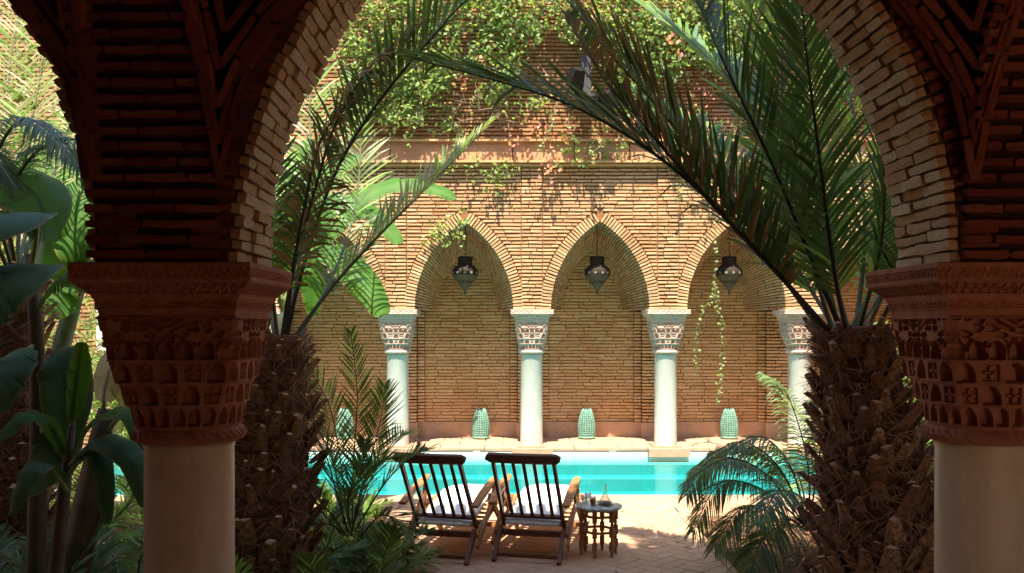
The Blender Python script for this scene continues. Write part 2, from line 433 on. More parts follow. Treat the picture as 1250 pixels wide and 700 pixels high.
# voussoirs on the inner (gallery) face
recsd=[]
for c in ncent:
    n=int(arch_len(NW,NR)/pit)
    for sgn in (-1,1):
        for i in range(n):
            t=(i+.5)*pit/NR
            if (NW-NR)+NR*math.cos(t)<0.01: break
            rad=Vector((sgn*math.cos(t),0,math.sin(t))); tan=Vector((-sgn*math.sin(t),0,math.cos(t)))
            for (ra,rb,yy) in ((.038,.19,0),):
                cc=Vector((c+sgn*(NW-NR),yy+NY0+.05+R.uniform(-.006,.006),SPR))+rad*(NR+(ra+rb)/2)
                recsd.append((tuple(cc),tuple(rad*(rb-ra-.006)),(0,.10,0),tuple(tan*.032*R.uniform(.9,1.1)),1))
                if ci_ok := (i%1==0):
                    cc2=cc.copy(); cc2.y=NY1-.05; recsd.append((tuple(cc2),tuple(rad*(rb-ra-.006)),(0,.10,0),tuple(tan*.032),.01))
fill_courses(recsd,-6,7,SPR,4.0,NY0+.005,.058,.032,.25,.08,near_blocked(.21))
# transverse arches: spring from each column towards the back of the gallery
TR=2.0; TSP=1.85
def trans(xc, wgt):
    n=int(TR*math.acos((TR-TSP)/TR)/.0575)
    for i in range(n):
        t=(i+.5)*.0575/TR
        y=(NY0-.035)-TR+TR*math.cos(t); z=SPR+TR*math.sin(t)
        rad=Vector((0,math.cos(t),math.sin(t))); tan=Vector((0,-math.sin(t),math.cos(t)))
        x0_=xc-.26; x1_=xc+.245; x=x0_+.0; first=True
        while x<x1_-.01:
            l=R.uniform(.17,.27)
            if first and i%2: l*=.6
            first=False
            if x1_-(x+l)<.07: l=x1_-x
            pr=R.uniform(-.006,.008)
            # outward (intrados) face looks towards -rad, so the wall side is +rad
            c_=Vector((x+l/2,y,z))+rad*(.05+pr)
            wob=R.uniform(-.012,.012)
            recsd.append((tuple(c_),ax((1,0,wob),l-.009),tuple(rad*.10),ax(tan+Vector((-wob,0,0)),.031*R.uniform(.88,1.1)),wgt))
            x+=l
        # small edge bricks down the side of the arch
        for sx,xx in ((1,x1_),(-1,x0_)):
            for q in range(5):
                c_=Vector((xx-sx*.02,y,z))+rad*(.20+q*.22)
                if c_.y>NY0-.08: continue
                recsd.append((tuple(c_),tuple(rad*.20),(-sx*.05,0,0),tuple(tan*.031),.3))
for xc,wg in ((-1.315,3),(2.005,2),(-4.57,.1),(5.27,.1)): trans(xc,wg)
for xc in (-1.315,2.005,-4.57,5.27):
    mb=MB(); vs=[];fs=[];n=24;ta=math.acos((TR-TSP)/TR)
    for sx in (-.235,.225):
        for i in range(n+1):
            t=ta*i/n; vs+=[(xc+sx,(NY0-.015)-TR+(TR+.02)*math.cos(t),SPR+(TR+.02)*math.sin(t)),(xc+sx,(NY0-.015)-TR+(TR+.02)*math.cos(t),4.5)]
    o=2*(n+1)
    for i in range(n):
        a=2*i; fs+=[(a,a+1,a+3,a+2),(a+o,a+2+o,a+3+o,a+1+o),(a,a+2,a+2+o,a+o)]
    mb.add(vs,fs); mb.build("transverse_arch_core",M['mortar_dark'],near)
# groin webs: nested V courses of long bricks rising from every inner corner
def woff(h): return max(.0,(NR-math.sqrt(max(0,NR*NR-h*h)))-.12)
def wy(h): return NY0-.05-TR+math.sqrt(max(.05,TR*TR-h*h))
def web(xc, sx, wgt):
    """web between the side of the transverse arch at xc and the arcade face; sx=+1 right of the arch"""
    xe=xc+(.25 if sx>0 else -.225)
    for k in range(14):
        h0=.30+k*.135
        G=Vector((xe+sx*(.5*woff(h0)),.5*(NY0-.02+wy(h0)),SPR+h0))
        for arm in (0,1):
            h=h0
            for seg in range(9):
                h2=min(1.9,h+R.uniform(.16,.24))
                if h2-h<.08: break
                def pt(q):
                    if arm==0: return G+Vector((-sx*.10*(q-h0),wy(q)-wy(h0),q-h0))
                    return G+Vector((sx*(woff(q)-woff(h0)+.16*(q-h0)),.05*(q-h0),q-h0))
                p,q=pt(h),pt(h2); d=(q-p); l=d.length; d.normalize(); mid=(p+q)/2
                nrm=Vector((sx*.35,-.9,-.1)); nrm=(nrm-d*nrm.dot(d)).normalized(); s_=d.cross(nrm)
                recsd.append((tuple(mid+nrm*R.uniform(0,.012)),tuple(d*(l-.012)),tuple(-nrm*.06),tuple(s_*.027*R.uniform(.85,1.1)),wgt))
                h=h2
for xc,sx,wg in ((-1.315,1,.8),(-1.315,-1,.6),(2.005,-1,.5),(2.005,1,.1)): web(xc,sx,wg)
# web backing so that no light slips between the courses
mb=MB()
for xc,sx in ((-1.315,1),(-1.315,-1),(2.005,-1),(2.005,1)):
    vs=[];fs=[];n=14
    for i in range(n+1):
        h=.02+i*.15
        xe=xc+sx*.20; hh=min(h,NR*.99)
        A=Vector((xe,wy(min(h,TR*.99))+.09,SPR+h)); B=Vector((xe+sx*(.03+woff(hh)),NY0+.02,SPR+h))
        C=Vector((xe+sx*(.05+.5*woff(hh)),.5*(A.y+NY0)+.07,SPR+h))
        vs+=[A,C,B]
    for i in range(n):
        a=3*i; fs+=[(a,a+1,a+4,a+3),(a+1,a+2,a+5,a+4)]
    mb.add(vs,fs)
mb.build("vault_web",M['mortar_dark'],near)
# pick the largest 300 of both brick colours together
emit_bricks(near,near_recs_soffit,M['near_brick'],225)
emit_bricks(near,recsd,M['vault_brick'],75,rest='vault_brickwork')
# upper storey of the building over the arcade (only its shade enters the picture)
mb=MB(); mb.box((.35,3.74,(4.6+H_WALL)/2),(16,.46,H_WALL-4.6)); mb.build("upper_wall",M['plaster'],near)
mb=MB()
for i in range(90): mb.tube([(-7.6+i*.18,3.5,H_WALL+.08),(-7.6+i*.18,4.16,H_WALL-.02)],.075,8)
o=mb.build("roof_tile_edge",M['celadon'],near,True); o['kind']='stuff'
# gallery shell
g=empty("gallery_shell",(0,0,0)); g['kind']='structure'
mb=MB(); mb.box((-2.65,-1.0,2.3),(10.0,.3,4.6)); mb.box((6.05,-1.0,2.3),(4.6,.3,4.6)); mb.box((3.05,-1.0,3.55),(1.4,.3,2.1)); o=mb.build("back_wall",M['gallery_plaster'],g)  # gap is an added, unseen doorway letting light onto the column fronts
mb=MB(); mb.box((.45,-4.6,-.06),(9,6.8,.1)); mb.build("added_rear_ground",M['grout'],g)  # ground added outside the doorway, sending sunlight into the gallery
mb=MB(); mb.box((.35,1.3,4.7),(16,4.9,.2)); mb.build("ceiling",M['mortar_dark'],g)
mb=MB(); mb.box((-7.8,1.3,2.3),(.3,4.9,4.6)); mb.box((8.4,1.3,2.3),(.3,4.9,4.6)); mb.build("end_wall",M['gallery_plaster'],g)

# ------------------------------------------------------------------ columns
CB=1.52
def sstep(a,b,x):
    t=np.clip((x-a)/(b-a),0,1); return t*t*(3-2*t)
def capital_mesh(name, nf, nz, mat):
    z=np.linspace(0,1,nz)*(SPR-CB)           # 0..0.715 from the bottom ring to the abacus top
    # sharpened sampling
    prof=[(0,.190),(.012,.212),(.03,.222),(.05,.212),(.062,.197),(.070,.200),(.075,.205),(.155,.214),(.158,.228),(.245,.236),(.248,.246),(.335,.252),(.338,.262),(.505,.272),(.515,.262),(.535,.266),(.538,.274),(.575,.276),(.58,.282),(.592,.285),(.597,.292),(.64,.338),(.645,.345),(.712,.345),(.715,.342)]
    hw=np.interp(z,[p[0] for p in prof],[p[1] for p in prof])
    rnd=np.interp(z,[0,.07,.16,.25,.34,.5],[1,.95,.62,.38,.18,0])   # 1 = circle, 0 = square
    s=np.concatenate([np.linspace(-1,1,nf,endpoint=False) for _ in range(4)]); face=np.repeat(np.arange(4),nf)
    S,Z=np.meshgrid(s,z); HW=hw[:,None]+0*S; RN=rnd[:,None]+0*S
    # carve: 0 = face, >0 = cut in
    cut=np.zeros_like(S)
    def niche(cs,z0,z1,wd,depth,point=1.25):
        nonlocal cut
        x=np.abs(S-cs)/wd; h=(Z-z0)/(z1-z0)
        lim=np.where(h<.45,1.0,np.sqrt(np.clip(1-((h-.45)/.55)**point,0,1)))
        ins=(x<lim)&(h>0)&(h<1)
        d=np.where(ins,1,0); edge=np.clip((lim-x)/.18,0,1)*np.clip(h/.08,0,1)
        cut=np.maximum(cut,d*depth*np.minimum(1,edge))
    def rim(cs,z0,z1,wd,hgt):
        nonlocal cut
        x=np.abs(S-cs)/wd; h=(Z-z0)/(z1-z0)
        lim=np.where(h<.45,1.0,np.sqrt(np.clip(1-((h-.45)/.55)**1.25,0,1)))
        d=np.abs(x-lim); cut=np.where((d<.14)&(h>0)&(h<1.0)&(x<1.2),-hgt,cut)
    def panel(cs,z0,z1,wd,depth):
        nonlocal cut
        x=(S-cs)/wd; h=2*(Z-z0)/(z1-z0)-1
        ins=(np.abs(x)<1)&(np.abs(h)<1); rr=np.sqrt(x*x+h*h); an=np.arctan2(h,x)
        ros=(rr<.55+.35*np.cos(4*an))&(rr>.18)
        cut=np.where(ins,np.where(ros,.001,depth),cut)
    # bottom ring: small plait
    b=(Z>.012)&(Z<.05); cut=np.where(b,.004*(np.sin(S*30+Z*160)>0),cut)
    # tier of arches
    for i in range(6): niche(-.83+i*.332,.078,.150,.135,.026)
    for i in range(6): rim(-.83+i*.332,.078,.152,.150,.004)
    for i,cs in enumerate((-.78,-.39,0,.39,.78)):
        if i%2: niche(cs,.163,.238,.165,.030); rim(cs,.163,.241,.185,.005)
        else: panel(cs,.170,.232,.135,.012)
    for i,cs in enumerate((-.80,-.40,0,.40,.80)):
        if i%2==0: niche(cs,.252,.330,.155,.032); rim(cs,.252,.334,.178,.005)
        else: panel(cs,.260,.322,.135,.012)
    # vine scrolls above two big arches
    V=(Z>.342)&(Z<.500)
    u=S*math.pi*2.0; vv=(Z-.342)/.158*math.pi*2.1
    mir=np.abs(S)
    f1=np.sin(mir*17+1.9*np.sin(vv*1.7))+np.sin(vv*3.1+2.4*np.cos(mir*9.5)); vine=np.abs(f1)<.55
    cut=np.where(V,np.where(vine,0,.015),cut)
    for cs in (-.90,-.60,-.30,.0,.30,.60,.90):
        x=np.abs(S-cs)/.115; h=(Z-.340)/.075
        lim=np.where(h<.45,1.0,np.sqrt(np.clip(1-((h-.45)/.55)**1.4,0,1)))
        ins=(x<lim)&(h>0)&(h<1)&V; ring=(x<lim+.22)&(h>0)&(h<1.18)&V&~ins
        cut=np.where(ring,-.002,cut); cut=np.where(ins,.034,cut)
    # neck bands
    cut=np.where((Z>.542)&(Z<.570),.004*(np.sin(S*42+np.sign(np.sin(Z*420))*1.2)>0),cut)
    # zigzag on the sloping cornice and on the slab face
    tri=np.abs(((S*9.0)%1)*2-1); hz=(Z-.600)/.038
    cut=np.where((Z>.600)&(Z<.638),.010*(np.abs(tri-hz)>.30),cut)
    tri2=np.abs(((S*13.0)%1)*2-1); hz2=(Z-.660)/.036
    cut=np.where((Z>.660)&(Z<.696),.0045*(np.abs(tri2-hz2)>.33),cut)
    # position
    cut=cut*1.45
    r=HW-cut
    ang=face*math.pi/2
    # square position: normal r, tangential S*HW ; circle: angle
    nx=r; ty=S*(HW-np.maximum(cut,0)*.0)
    # corners step in with the tiers (each tier corner is chamfered)
    ch=np.clip((np.abs(S)-.86)/.14,0,1); nx=nx-ch*.018*(RN<.5)*(Z<.5)*(Z>.16)
    th=S*math.pi/4; cx=r*np.cos(th)*1.04; cy=r*np.sin(th)*1.04
    X=(1-RN)*nx+RN*cx; Y=(1-RN)*ty+RN*cy
    A=ang[None,:]
    WX=X*np.cos(A)-Y*np.sin(A); WY=X*np.sin(A)+Y*np.cos(A)
    ns=len(s); verts=np.stack([WX,WY,Z],-1).reshape(-1,3).tolist(); fs=[]
    for i in range(nz-1):
        for j in range(ns):
            k=(j+1)%ns; fs.append((i*ns+j,i*ns+k,(i+1)*ns+k,(i+1)*ns+j))
    fs.append(tuple((nz-1)*ns+j for j in range(ns)))
    me=bpy.data.meshes.new(name); me.from_pydata(verts,[],fs); me.materials.append(mat); me.update(); return me
cap_near=capital_mesh("capital",110,190,M['capital'])
cap_far=capital_mesh("capital",44,84,M['capital_far'])
def column(x,y,near_,label,group):
    t=empty("stone_column",(x,y,0),label,"column",group)
    c=link("capital",cap_near if near_ else cap_far,t); c.location=(0,0,CB)
    mb=MB(); mb.lathe([(.186,.0),(.186,.02),(.182,.3),(.178,CB-.03),(.182,CB-.02),(.182,CB+.003)],n=48)
    mb.build("shaft",M['shaft_near'] if near_ else M['shaft_far'],t,True)
    return t
column(NC_X[1],NCY,True,"near column at the left with shade-reddened carved capital and tan shaft in gallery shade","near gallery columns")
column(NC_X[2],NCY,True,"near column cut by the right edge with shade-reddened carved capital beside the palm trunk","near gallery columns")
column(NC_X[0],NCY,True,"near gallery column outside the left of the picture","near gallery columns")
column(NC_X[3],NCY,True,"near gallery column outside the right of the picture","near gallery columns")
FC=[.495+2.195*k for k in range(-2,4)]; FCY=15.04
flab=["white marble column hidden behind the near left capital and palm","white column leftmost in view, beside the dark spiky palm shoot","white column standing behind the right deck chair","white column with leaf shadows, reflected in the pool right of the glass carafe","white column partly hidden by the right palm trunk","white column hidden behind the near right capital"]
for x,lb in zip(FC,flab):
    t=column(x,FCY,False,lb,"white columns along the far side of the pool")
    mb=MB(); mb.box((0,-.06,-.06),(.66,.62,.128)); mb.box((0,-.0,.014),(.46,.46,.028)); mb.build("plinth",M['coping'],t)

# ------------------------------------------------------------------ far arcade
FY0,FY1,FYB=14.80,15.24,16.30
FW,FR=.79,1.67; BW,BR=.53,1.325
FTOP=4.62
M['mortar_back']=plain("golden mortar",(.40,.22,.10),.95,.3,20,bump=.5,spec=.1)
far=empty("sunlit_arcade",(0,15,0),"sunlit arcade of thin bricks with pointed arches over the white columns","arcade")
far.location=(0,0,0)
fc=[(a+b)/2 for a,b in zip(FC[:-1],FC[1:])]
mb=MB(); arch_wall(mb,fc,FW+.02,FR+.02,SPR,9.0,FY0+.025,FY1-.02,FC[0]-.45,FC[-1]+.45); mb.build("mortar_core",M['mortar_far'],far)
def far_blocked(off,cs=fc,w_=FW,r_=FR):
    def fn(z):
        h=z-SPR; out=[]; rr=r_+off
        if 0<=h<rr:
            bx=(w_-r_)+math.sqrt(rr*rr-h*h)
            if bx>0: out=[(c-bx,c+bx) for c in cs]
        return out
    return fn
rf=[]
PF=.0585
strips=[(x-.175,x+.175) for x in FC]
def fb(z):
    return far_blocked(.185)(z)+strips
fill_courses(rf,FC[0]-.45,FC[-1]+.45,SPR,FTOP-.05,FY0+.002,PF,.034,.27,.07,fb,prot=.009)
for a,b in strips: fill_courses(rf,a+.006,b-.006,SPR,FTOP-.05,FY0-.018,PF,.035,.20,.08,None,prot=.008)
# ring voussoirs and splayed niche vault
NV=34
fp=arch_pts(FW,FR,NV); bp=arch_pts(BW,BR,NV)
for c in fc:
    for sgn in (-1,1):
        ta=math.acos((FR-FW)/FR); tb=math.acos((BR-BW)/BR)
        for i in range(NV):
            t=ta*(i+.5)/NV; u=tb*(i+.5)/NV
            rad=Vector((sgn*math.cos(t),0,math.sin(t))); tan=Vector((-sgn*math.sin(t),0,math.cos(t)))
            cc=Vector((c+sgn*(FW-FR),FY0+.03+R.uniform(-.008,.008),SPR))+rad*(FR+.088)
            rf.append((tuple(cc),tuple(rad*.172),(0,.10,0),tuple(tan*.035*R.uniform(.9,1.1)),1.2))
            A=Vector((c+sgn*((FW-FR)+FR*math.cos(t)),FY0+.09,SPR+FR*math.sin(t)))
            B=Vector((c+sgn*((BW-BR)+BR*math.cos(u)),FYB-.01,SPR+BR*math.sin(u)))
            # first the plain soffit under the arcade wall, then the splay to the back wall
            A2=Vector((A.x,FY1-.02,A.z))
            for (p,q,kk) in ((A,A2,2),(A2,B,4)):
                for j in range(kk):
                    a_=p.lerp(q,j/kk); b_=p.lerp(q,(j+1)/kk); d=(b_-a_); l=d.length; d.normalize()
                    nn=rad-d*rad.dot(d); nn.normalize(); tt=d.cross(nn)
                    mid=(a_+b_)/2+nn*(.03+R.uniform(-.006,.006))
                    wdt=.036 if kk==2 else .036-.011*(j+.5)/kk
                    rf.append((tuple(mid),tuple(d*(l-.008)),tuple(nn*.06),tuple(tt*wdt*R.uniform(.9,1.08)),1))
mb=MB()
for c in fc:       # mortar surface of the splayed vault
    for sgn in (-1,1):
        vs=[];fs=[]
        for i in range(NV+1):
            a=fp[i]; b=bp[i]
            vs+=[(c+sgn*(a[0]+.03),FY1-.03,SPR+a[1]+.03),(c+sgn*(b[0]+.03),FYB+.02,SPR+b[1]+.03)]
        for i in range(NV): fs.append((2*i,2*i+2,2*i+3,2*i+1))
        mb.add(vs,fs)
for x in [FC[0]-.0]+FC[1:]:      # flat soffit between neighbouring vaults over each column
    mb.add([(x-.31,FY1-.03,SPR+.012),(x+.31,FY1-.03,SPR+.012),(x+.57,FYB+.02,SPR+.012),(x-.57,FYB+.02,SPR+.012)],[(0,1,2,3)])
mb.build("niche_vault",M['mortar_far'],far)
# cornice, string course and plastered strip above the arches
mb=MB()
mb.box((1,FY0-.05,FTOP-.015),(13.0,.16,.03)); mb.box((1,FY0-.03,FTOP-.055),(13.0,.10,.025))
mb.build("cornice",M['far_brick'],far)
mb=MB()
xx=-4.6
while xx<7.9:
    wv=R.uniform(.85,1.2); mb.box((xx+wv/2,FY0+.005,FTOP+.165),(wv-.02,.05,.30)); xx+=wv
mb.build("plaster_panel_band",M['band'],far)
mb=MB(); mb.box((1,FY0-.03,FTOP+.335),(13.0,.12,.03)); mb.build("upper_ledge",M['far_brick'],far)
ru=[]; fill_courses(ru,FC[0]-.45,FC[-1]+.45,FTOP+.36,9.0,FY0+.000,.0625,.036,.27,.07,None,prot=.010)
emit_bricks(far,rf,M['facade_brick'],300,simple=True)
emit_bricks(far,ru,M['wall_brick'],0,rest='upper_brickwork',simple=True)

# back wall behind the columns
back=empty("back_wall",(0,0,0),"shaded golden brick wall behind the far columns with narrow pilasters","wall")
mb=MB(); mb.box((1,FYB+.20,2.3),(14,.36,4.6)); mb.build("mortar_core",M['mortar_back'],back)
rb=[]; xs0,xs1=FC[0]-1.2,FC[-1]+1.2
pil=[(x-.34,x+.34) for x in FC]
fill_courses(rb,xs0,xs1,.27,4.0,FYB-.000,.0575,.045,.34,.05,lambda z:pil if z<SPR else [],prot=.008)
for x in FC:
    for a,b,dy in ((x-.34,x-.215,.06),(x-.21,x+.21,.14),(x+.215,x+.34,.06)):
        fill_courses(rb,a,b,.27,SPR,FYB-dy,.0575,.041,.28,.16,None,prot=.006)
emit_bricks(back,rb,M['far_brick'],300,simple=True)
mb=MB(); mb.box((1,FYB-.0,.135),(14,.09,.27)); 
for x in FC: mb.box((x,FYB-.07,.133),(.46,.2,.268))
mb.build("plaster_skirting",M['plaster'],back)

# wall at the left of the arcade, with a herringbone band and a framed niche
lw=empty("garden_wall",(0,0,0),"brick wall beyond the left garden with herringbone band and pale framed niche","wall")
LX0,LX1=-11.0,FC[0]-.47
mb=MB(); mb.box(((LX0+LX1)/2,FY0+.25,4.5),(LX1-LX0,.45,9.0)); mb.build("mortar_core",M['mortar_far'],lw)
rl=[]
nz0,nz1=1.58,2.28; nx0,nx1=-6.50,-5.95
fill_courses(rl,LX0,LX1,.0,9.0,FY0-.005,.066,.046,.28,.06,lambda z:([(nx0,nx1)] if nz0<z<nz1 else [])+([(LX0,LX1)] if 1.32<z<1.56 or .98<z<1.06 else []),prot=.008)
x=LX0
while x<LX1:
    for r_,sg in ((1.38,1),(1.50,-1)):
        for k in range(2):
            d=Vector((.75,0,.66*sg)).normalized()
            rl.append(((x+.05*k+.03,FY0+.02,r_),tuple(d*.15),(0,.06,0),tuple(Vector((-d.z,0,d.x))*.034),1))
    x+=.09
emit_bricks(lw,rl,M['wall_brick'],300,simple=True)
mb=MB()
for (a,b,c_,d) in ((nx0,nx1,nz1-.06,nz1),(nx0,nx1,nz0,nz0+.05)): mb.box(((a+b)/2,FY0-.02,(c_+d)/2),(b-a,.10,d-c_))
for xx in (nx0+.04,nx1-.04): mb.box((xx,FY0-.02,(nz0+nz1)/2),(.08,.10,nz1-nz0-.115))
fr=mb.build("niche_frame",M['white_tile'],lw)
mb=MB(); mb.box(((nx0+nx1)/2,FY0+.01,(nz0+nz1)/2),(nx1-nx0-.16,.03,nz1-nz0-.12)); mb.build("niche_panel",M['plaster'],lw)

# right end wall beyond the garden
rw=empty("side_wall",(0,0,0),"plain brick wall closing the courtyard on the right behind shrubs","wall")
mb=MB(); mb.box((10.2,10,4.5),(.4,12.0,9)); mb.build("mortar_core",M['mortar_far'],rw)
rr_=[]; z=.04
while z<6:
    y=4.2
    while y<15.9:
        l=R.uniform(.3,.42); rr_.append(((9.99,y+l/2,z),(0,l-.01,0),(.05,0,0),(0,0,.05),.01)); y+=l
    z+=.075
emit_bricks(rw,rr_,M['far_brick'],0,simple=True)
lw2=empty("left_side_wall",(0,0,0),"plain plastered wall closing the courtyard at the far left","wall")
mb=MB(); mb.box((-11.2,9.4,4.5),(.4,11.2,9)); mb.build("plaster_face",M['plaster'],lw2)

# ------------------------------------------------------------------ ground, beds, terrace, pool
TX0,TX1=-1.15,1.88; PY0,PY1=10.72,14.83; PX0,PX1=-6.2,4.6
gr=MB()
for (a,b,c_,d) in ((-60,TX0,4.12,10.1),(TX1,60,4.12,9.6),(PX1+.4,60,9.6,80),(-60,PX0-.4,10.1,80),(PX0-.4,PX1+.4,16.6,80),(-60,60,-60,-1.3)):
    nx=max(1,int((b-a)/.5)) if b-a<20 else 80; ny=max(1,int((d-c_)/.3)) if d-c_<20 else 4
    vs=[];fs=[]
    for i in range(nx+1):
        for j in range(ny+1):
            x=a+(b-a)*i/nx; y=c_+(d-c_)*j/ny
            e=min(abs(x-TX0),abs(x-TX1))
            vs.append((x,y,-.05+(.05*mnoise.noise((x*1.5,y*1.5,0)) if e>.05 and 4.3<y<10 else 0)))
    for i in range(nx):
        for j in range(ny):
            k=i*(ny+1)+j; fs.append((k,k+ny+1,k+ny+2,k+1))
    gr.add(vs,fs)
g=gr.build("garden_soil",M['soil']); g['kind']='structure'
ter=MB()
ter.box(((TX0+TX1)/2,7.46,-.06),(TX1-TX0,6.62,.116))          # path between the beds
ter.box(((PX0+PX1)/2,10.42,-.0603),(PX1-PX0+.6,.70,.115))       # strip beside the pool
ter.box((.35,1.2,-.06),(16,5.88,.10))                        # gallery floor
ter.box((3.25,9.85,-.0606),(2.7,.50,.114))
T=ter.build("terrace",M['grout']); T['kind']='structure'
# herringbone terracotta tiles on the terrace
rt=[]
tl,tw=.24,.12; th=.022; c45=math.cos(math.radians(45))
def inside(x,y):
    return (TX0+.02<x<TX1-.03 and 6.2<y<10.10) or (PX0+.1<x<PX1-.1 and 10.10<=y<PY0-.36) or (1.95<x<4.55 and 9.65<y<10.10)
U=Vector((c45,c45,0)); W=Vector((-c45,c45,0))
for i in range(-90,120):
    for j in range(-90,120):
        # herringbone lattice: basis (tw,tw) & (2*tl... ) built from an L pattern
        k=(i-j)%4
        if k not in (0,2): continue
        if k==0: cc=U*((i+.5+.5)*tw)+W*((j+.5)*tw); d=U      # horizontal domino covers (i,j),(i+1,j)
        else:
            cc=U*((i+.5)*tw)+W*((j+.5-.5)*tw); d=W           # vertical domino covers (i,j-1),(i,j)
        x,y=cc.x,cc.y+9
        if not inside(x,y): continue
        tz=R.uniform(-.006,.006); s=Vector((-d.y,d.x,0))
        rt.append(((x,y,-.0108+R.uniform(-.0006,.0006)),tuple((d+Vector((0,0,tz*.8)))*(tl-.003)),(0,0,-th),tuple(s*(tw-.003)),1))
tilevar=[brick_variant(300+i,.004,1,1) for i in range(5)]
emit_bricks(T,rt,M['tile'],300,name='tile',rest='tile_paving',variants=tilevar)
# kerb along the beds
mb=MB()
for (xk) in (TX0+.0,TX1-.0):
    y=4.2
    while y<(9.6 if xk>0 else 10.1):
        l=.5; mb.box((xk,y+l/2,-.035),(.05,l-.008,.09)); y+=l
k_=mb.build("edging",M['tile'],T)
# pool
pool=empty("swimming_pool",(0,0,0)); pool['kind']='structure'
def quad(mb,a,b,c,d,m=0): mb.add([a,b,c,d],[(0,1,2,3)],m)
mb=MB(); zb=-1.25
quad(mb,(PX0,PY0,zb),(PX1,PY0,zb),(PX1,PY1,zb),(PX0,PY1,zb))
quad(mb,(PX0,PY0,zb),(PX0,PY0,0),(PX1,PY0,0),(PX1,PY0,zb)); quad(mb,(PX0,PY1+.02,zb),(PX0,PY1+.02,-.22),(PX1,PY1+.02,-.22),(PX1,PY1+.02,zb))
quad(mb,(PX0,PY0,zb),(PX0,PY1,zb),(PX0,PY1,0),(PX0,PY0,0)); quad(mb,(PX1,PY0,zb),(PX1,PY1,zb),(PX1,PY1,0),(PX1,PY0,0))
mb.build("basin",M['pool_tile'],pool)
mb=MB()   # steps along the far side
mb.box(((PX0+PX1)/2,PY1-.20,-.70),(PX1-PX0-.01,.40,.96)); mb.box(((PX0+PX1)/2,PY1-.62,-.80),(PX1-PX0-.01,.44,.86))
mb.box(((PX0+PX1)/2,PY1-1.05,-.90),(PX1-PX0-.01,.42,.69))
mb.build("step",M['pool_tile'],pool)
mb=MB()
mb.box(((PX0+PX1)/2,PY1-.30,-.214),(PX1-PX0-.02,.20,.02)); mb.box(((PX0+PX1)/2,PY1-.80,-.364),(PX1-PX0-.02,.07,.02)); mb.box(((PX0+PX1)/2,PY1-1.22,-.549),(PX1-PX0-.02,.07,.02))
mb.build("step_nosing",M['step_tile'],pool)
mb=MB(); mb.box(((PX0+PX1)/2,PY1+.03,-.15),(PX1-PX0,.06,.17)); mb.build("waterline_tile_band",M['white_tile'],pool)
mb=MB(); mb.box(((PX0+PX1)/2,PY1+.09,-.045),(PX1-PX0,.10,.045)); mb.build("slot_shade_strip",M['slot'],pool)  # solid near-black strip painted as the shade under the coping
mb=MB(); x=PX0+.3
for i in range(9):
    mb.box((x,PY1+.03,-.045),(.11,.05,.040)); x+=1.1
mb.build("slot_spacer",M['white_tile'],pool)
mb=MB(); quad(mb,(PX0,PY0,-.125),(PX1,PY0,-.125),(PX1,PY1+.0,-.125),(PX0,PY1+.0,-.125)); wtr=mb.build("water",M['water']); wtr['kind']='structure'
# coping stones, near and far
def slab_mesh(nm,sx,sy,sz,mat,seed):
    r=random.Random(seed); m_=MB(); b=.012
    hx,hy,hz=sx/2,sy/2,sz/2; vs=[]
    for (zz,ins) in ((-hz,0),(hz-b,0),(hz,b)):
        for (a,c_) in ((-1,-1),(1,-1),(1,1),(-1,1)): vs.append((a*(hx-ins)+r.uniform(-.004,.004),c_*(hy-ins)+r.uniform(-.004,.004),zz))
    fs=[(0,3,2,1),(8,9,10,11)]
    for k in (0,4):
        for j in range(4): fs.append((k+j,k+(j+1)%4,k+4+(j+1)%4,k+4+j))
    m_.add(vs,fs); return m_.mesh(nm,mat)
cs=[slab_mesh("coping_stone",.60,.34,.05,M['coping'],i) for i in range(4)]
x=PX0-.2; i=0
while x<PX1+.4:
    o=link("coping_stone",cs[i%4],pool); o.location=(x+.3,PY0-.165,-.021+R.uniform(-.002,.002)); x+=.606; i+=1
cs2=[slab_mesh("coping_stone",.72,.42,.05,M['coping'],i+9) for i in range(4)]
x=PX0-.6; i=0
while x<PX1+3.2:
    for r_ in range(4):
        o=link("coping_stone",cs2[(i+r_)%4],pool); o.location=(x+.36+(.3 if r_%2 else 0),PY1+.205+r_*.425,-.020+R.uniform(-.003,.003)+(.0 if r_ else 0))
    x+=.726; i+=1
mb=MB(); mb.box(((PX0+PX1)/2+1,15.8,-.12),(PX1-PX0+4,1.75,.14)); o=mb.build("far_walk_bed",M['grout'],pool)
for sx_,xx in ((-1,PX0-.2),(1,PX1+.2)):
    m2=slab_mesh("coping_stone",.36,.6,.05,M['coping'],33)
    y=PY0+.3
    while y<PY1: o=link("coping_stone",m2,pool); o.location=(xx,y,-.024); y+=.606

# ------------------------------------------------------------------ leaf litter in the beds
mb=MB()
for i in range(5200):
    if i%2: x=R.uniform(TX1+.06,4.6); y=R.uniform(6.4,9.5)
    else: x=R.uniform(-4.2,TX0-.06); y=R.uniform(6.0,10.0)
    a=R.uniform(0,6.28); l=R.uniform(.02,.07); wd=l*R.uniform(.12,.35); d=Vector((math.cos(a),math.sin(a),R.uniform(-.3,.5))); s=Vector((-d.y,d.x,R.uniform(-.4,.4)))
    c_=Vector((x,y,-.01+R.uniform(-.02,.03)))
    mb.add([c_-d*l,c_+s*wd,c_+d*l,c_-s*wd],[(0,1,2,3)])
o=mb.build("leaf_litter",M['litter']); tag(o,"dry leaf litter scattered over the soil of both planting beds","leaf litter",kind="stuff")

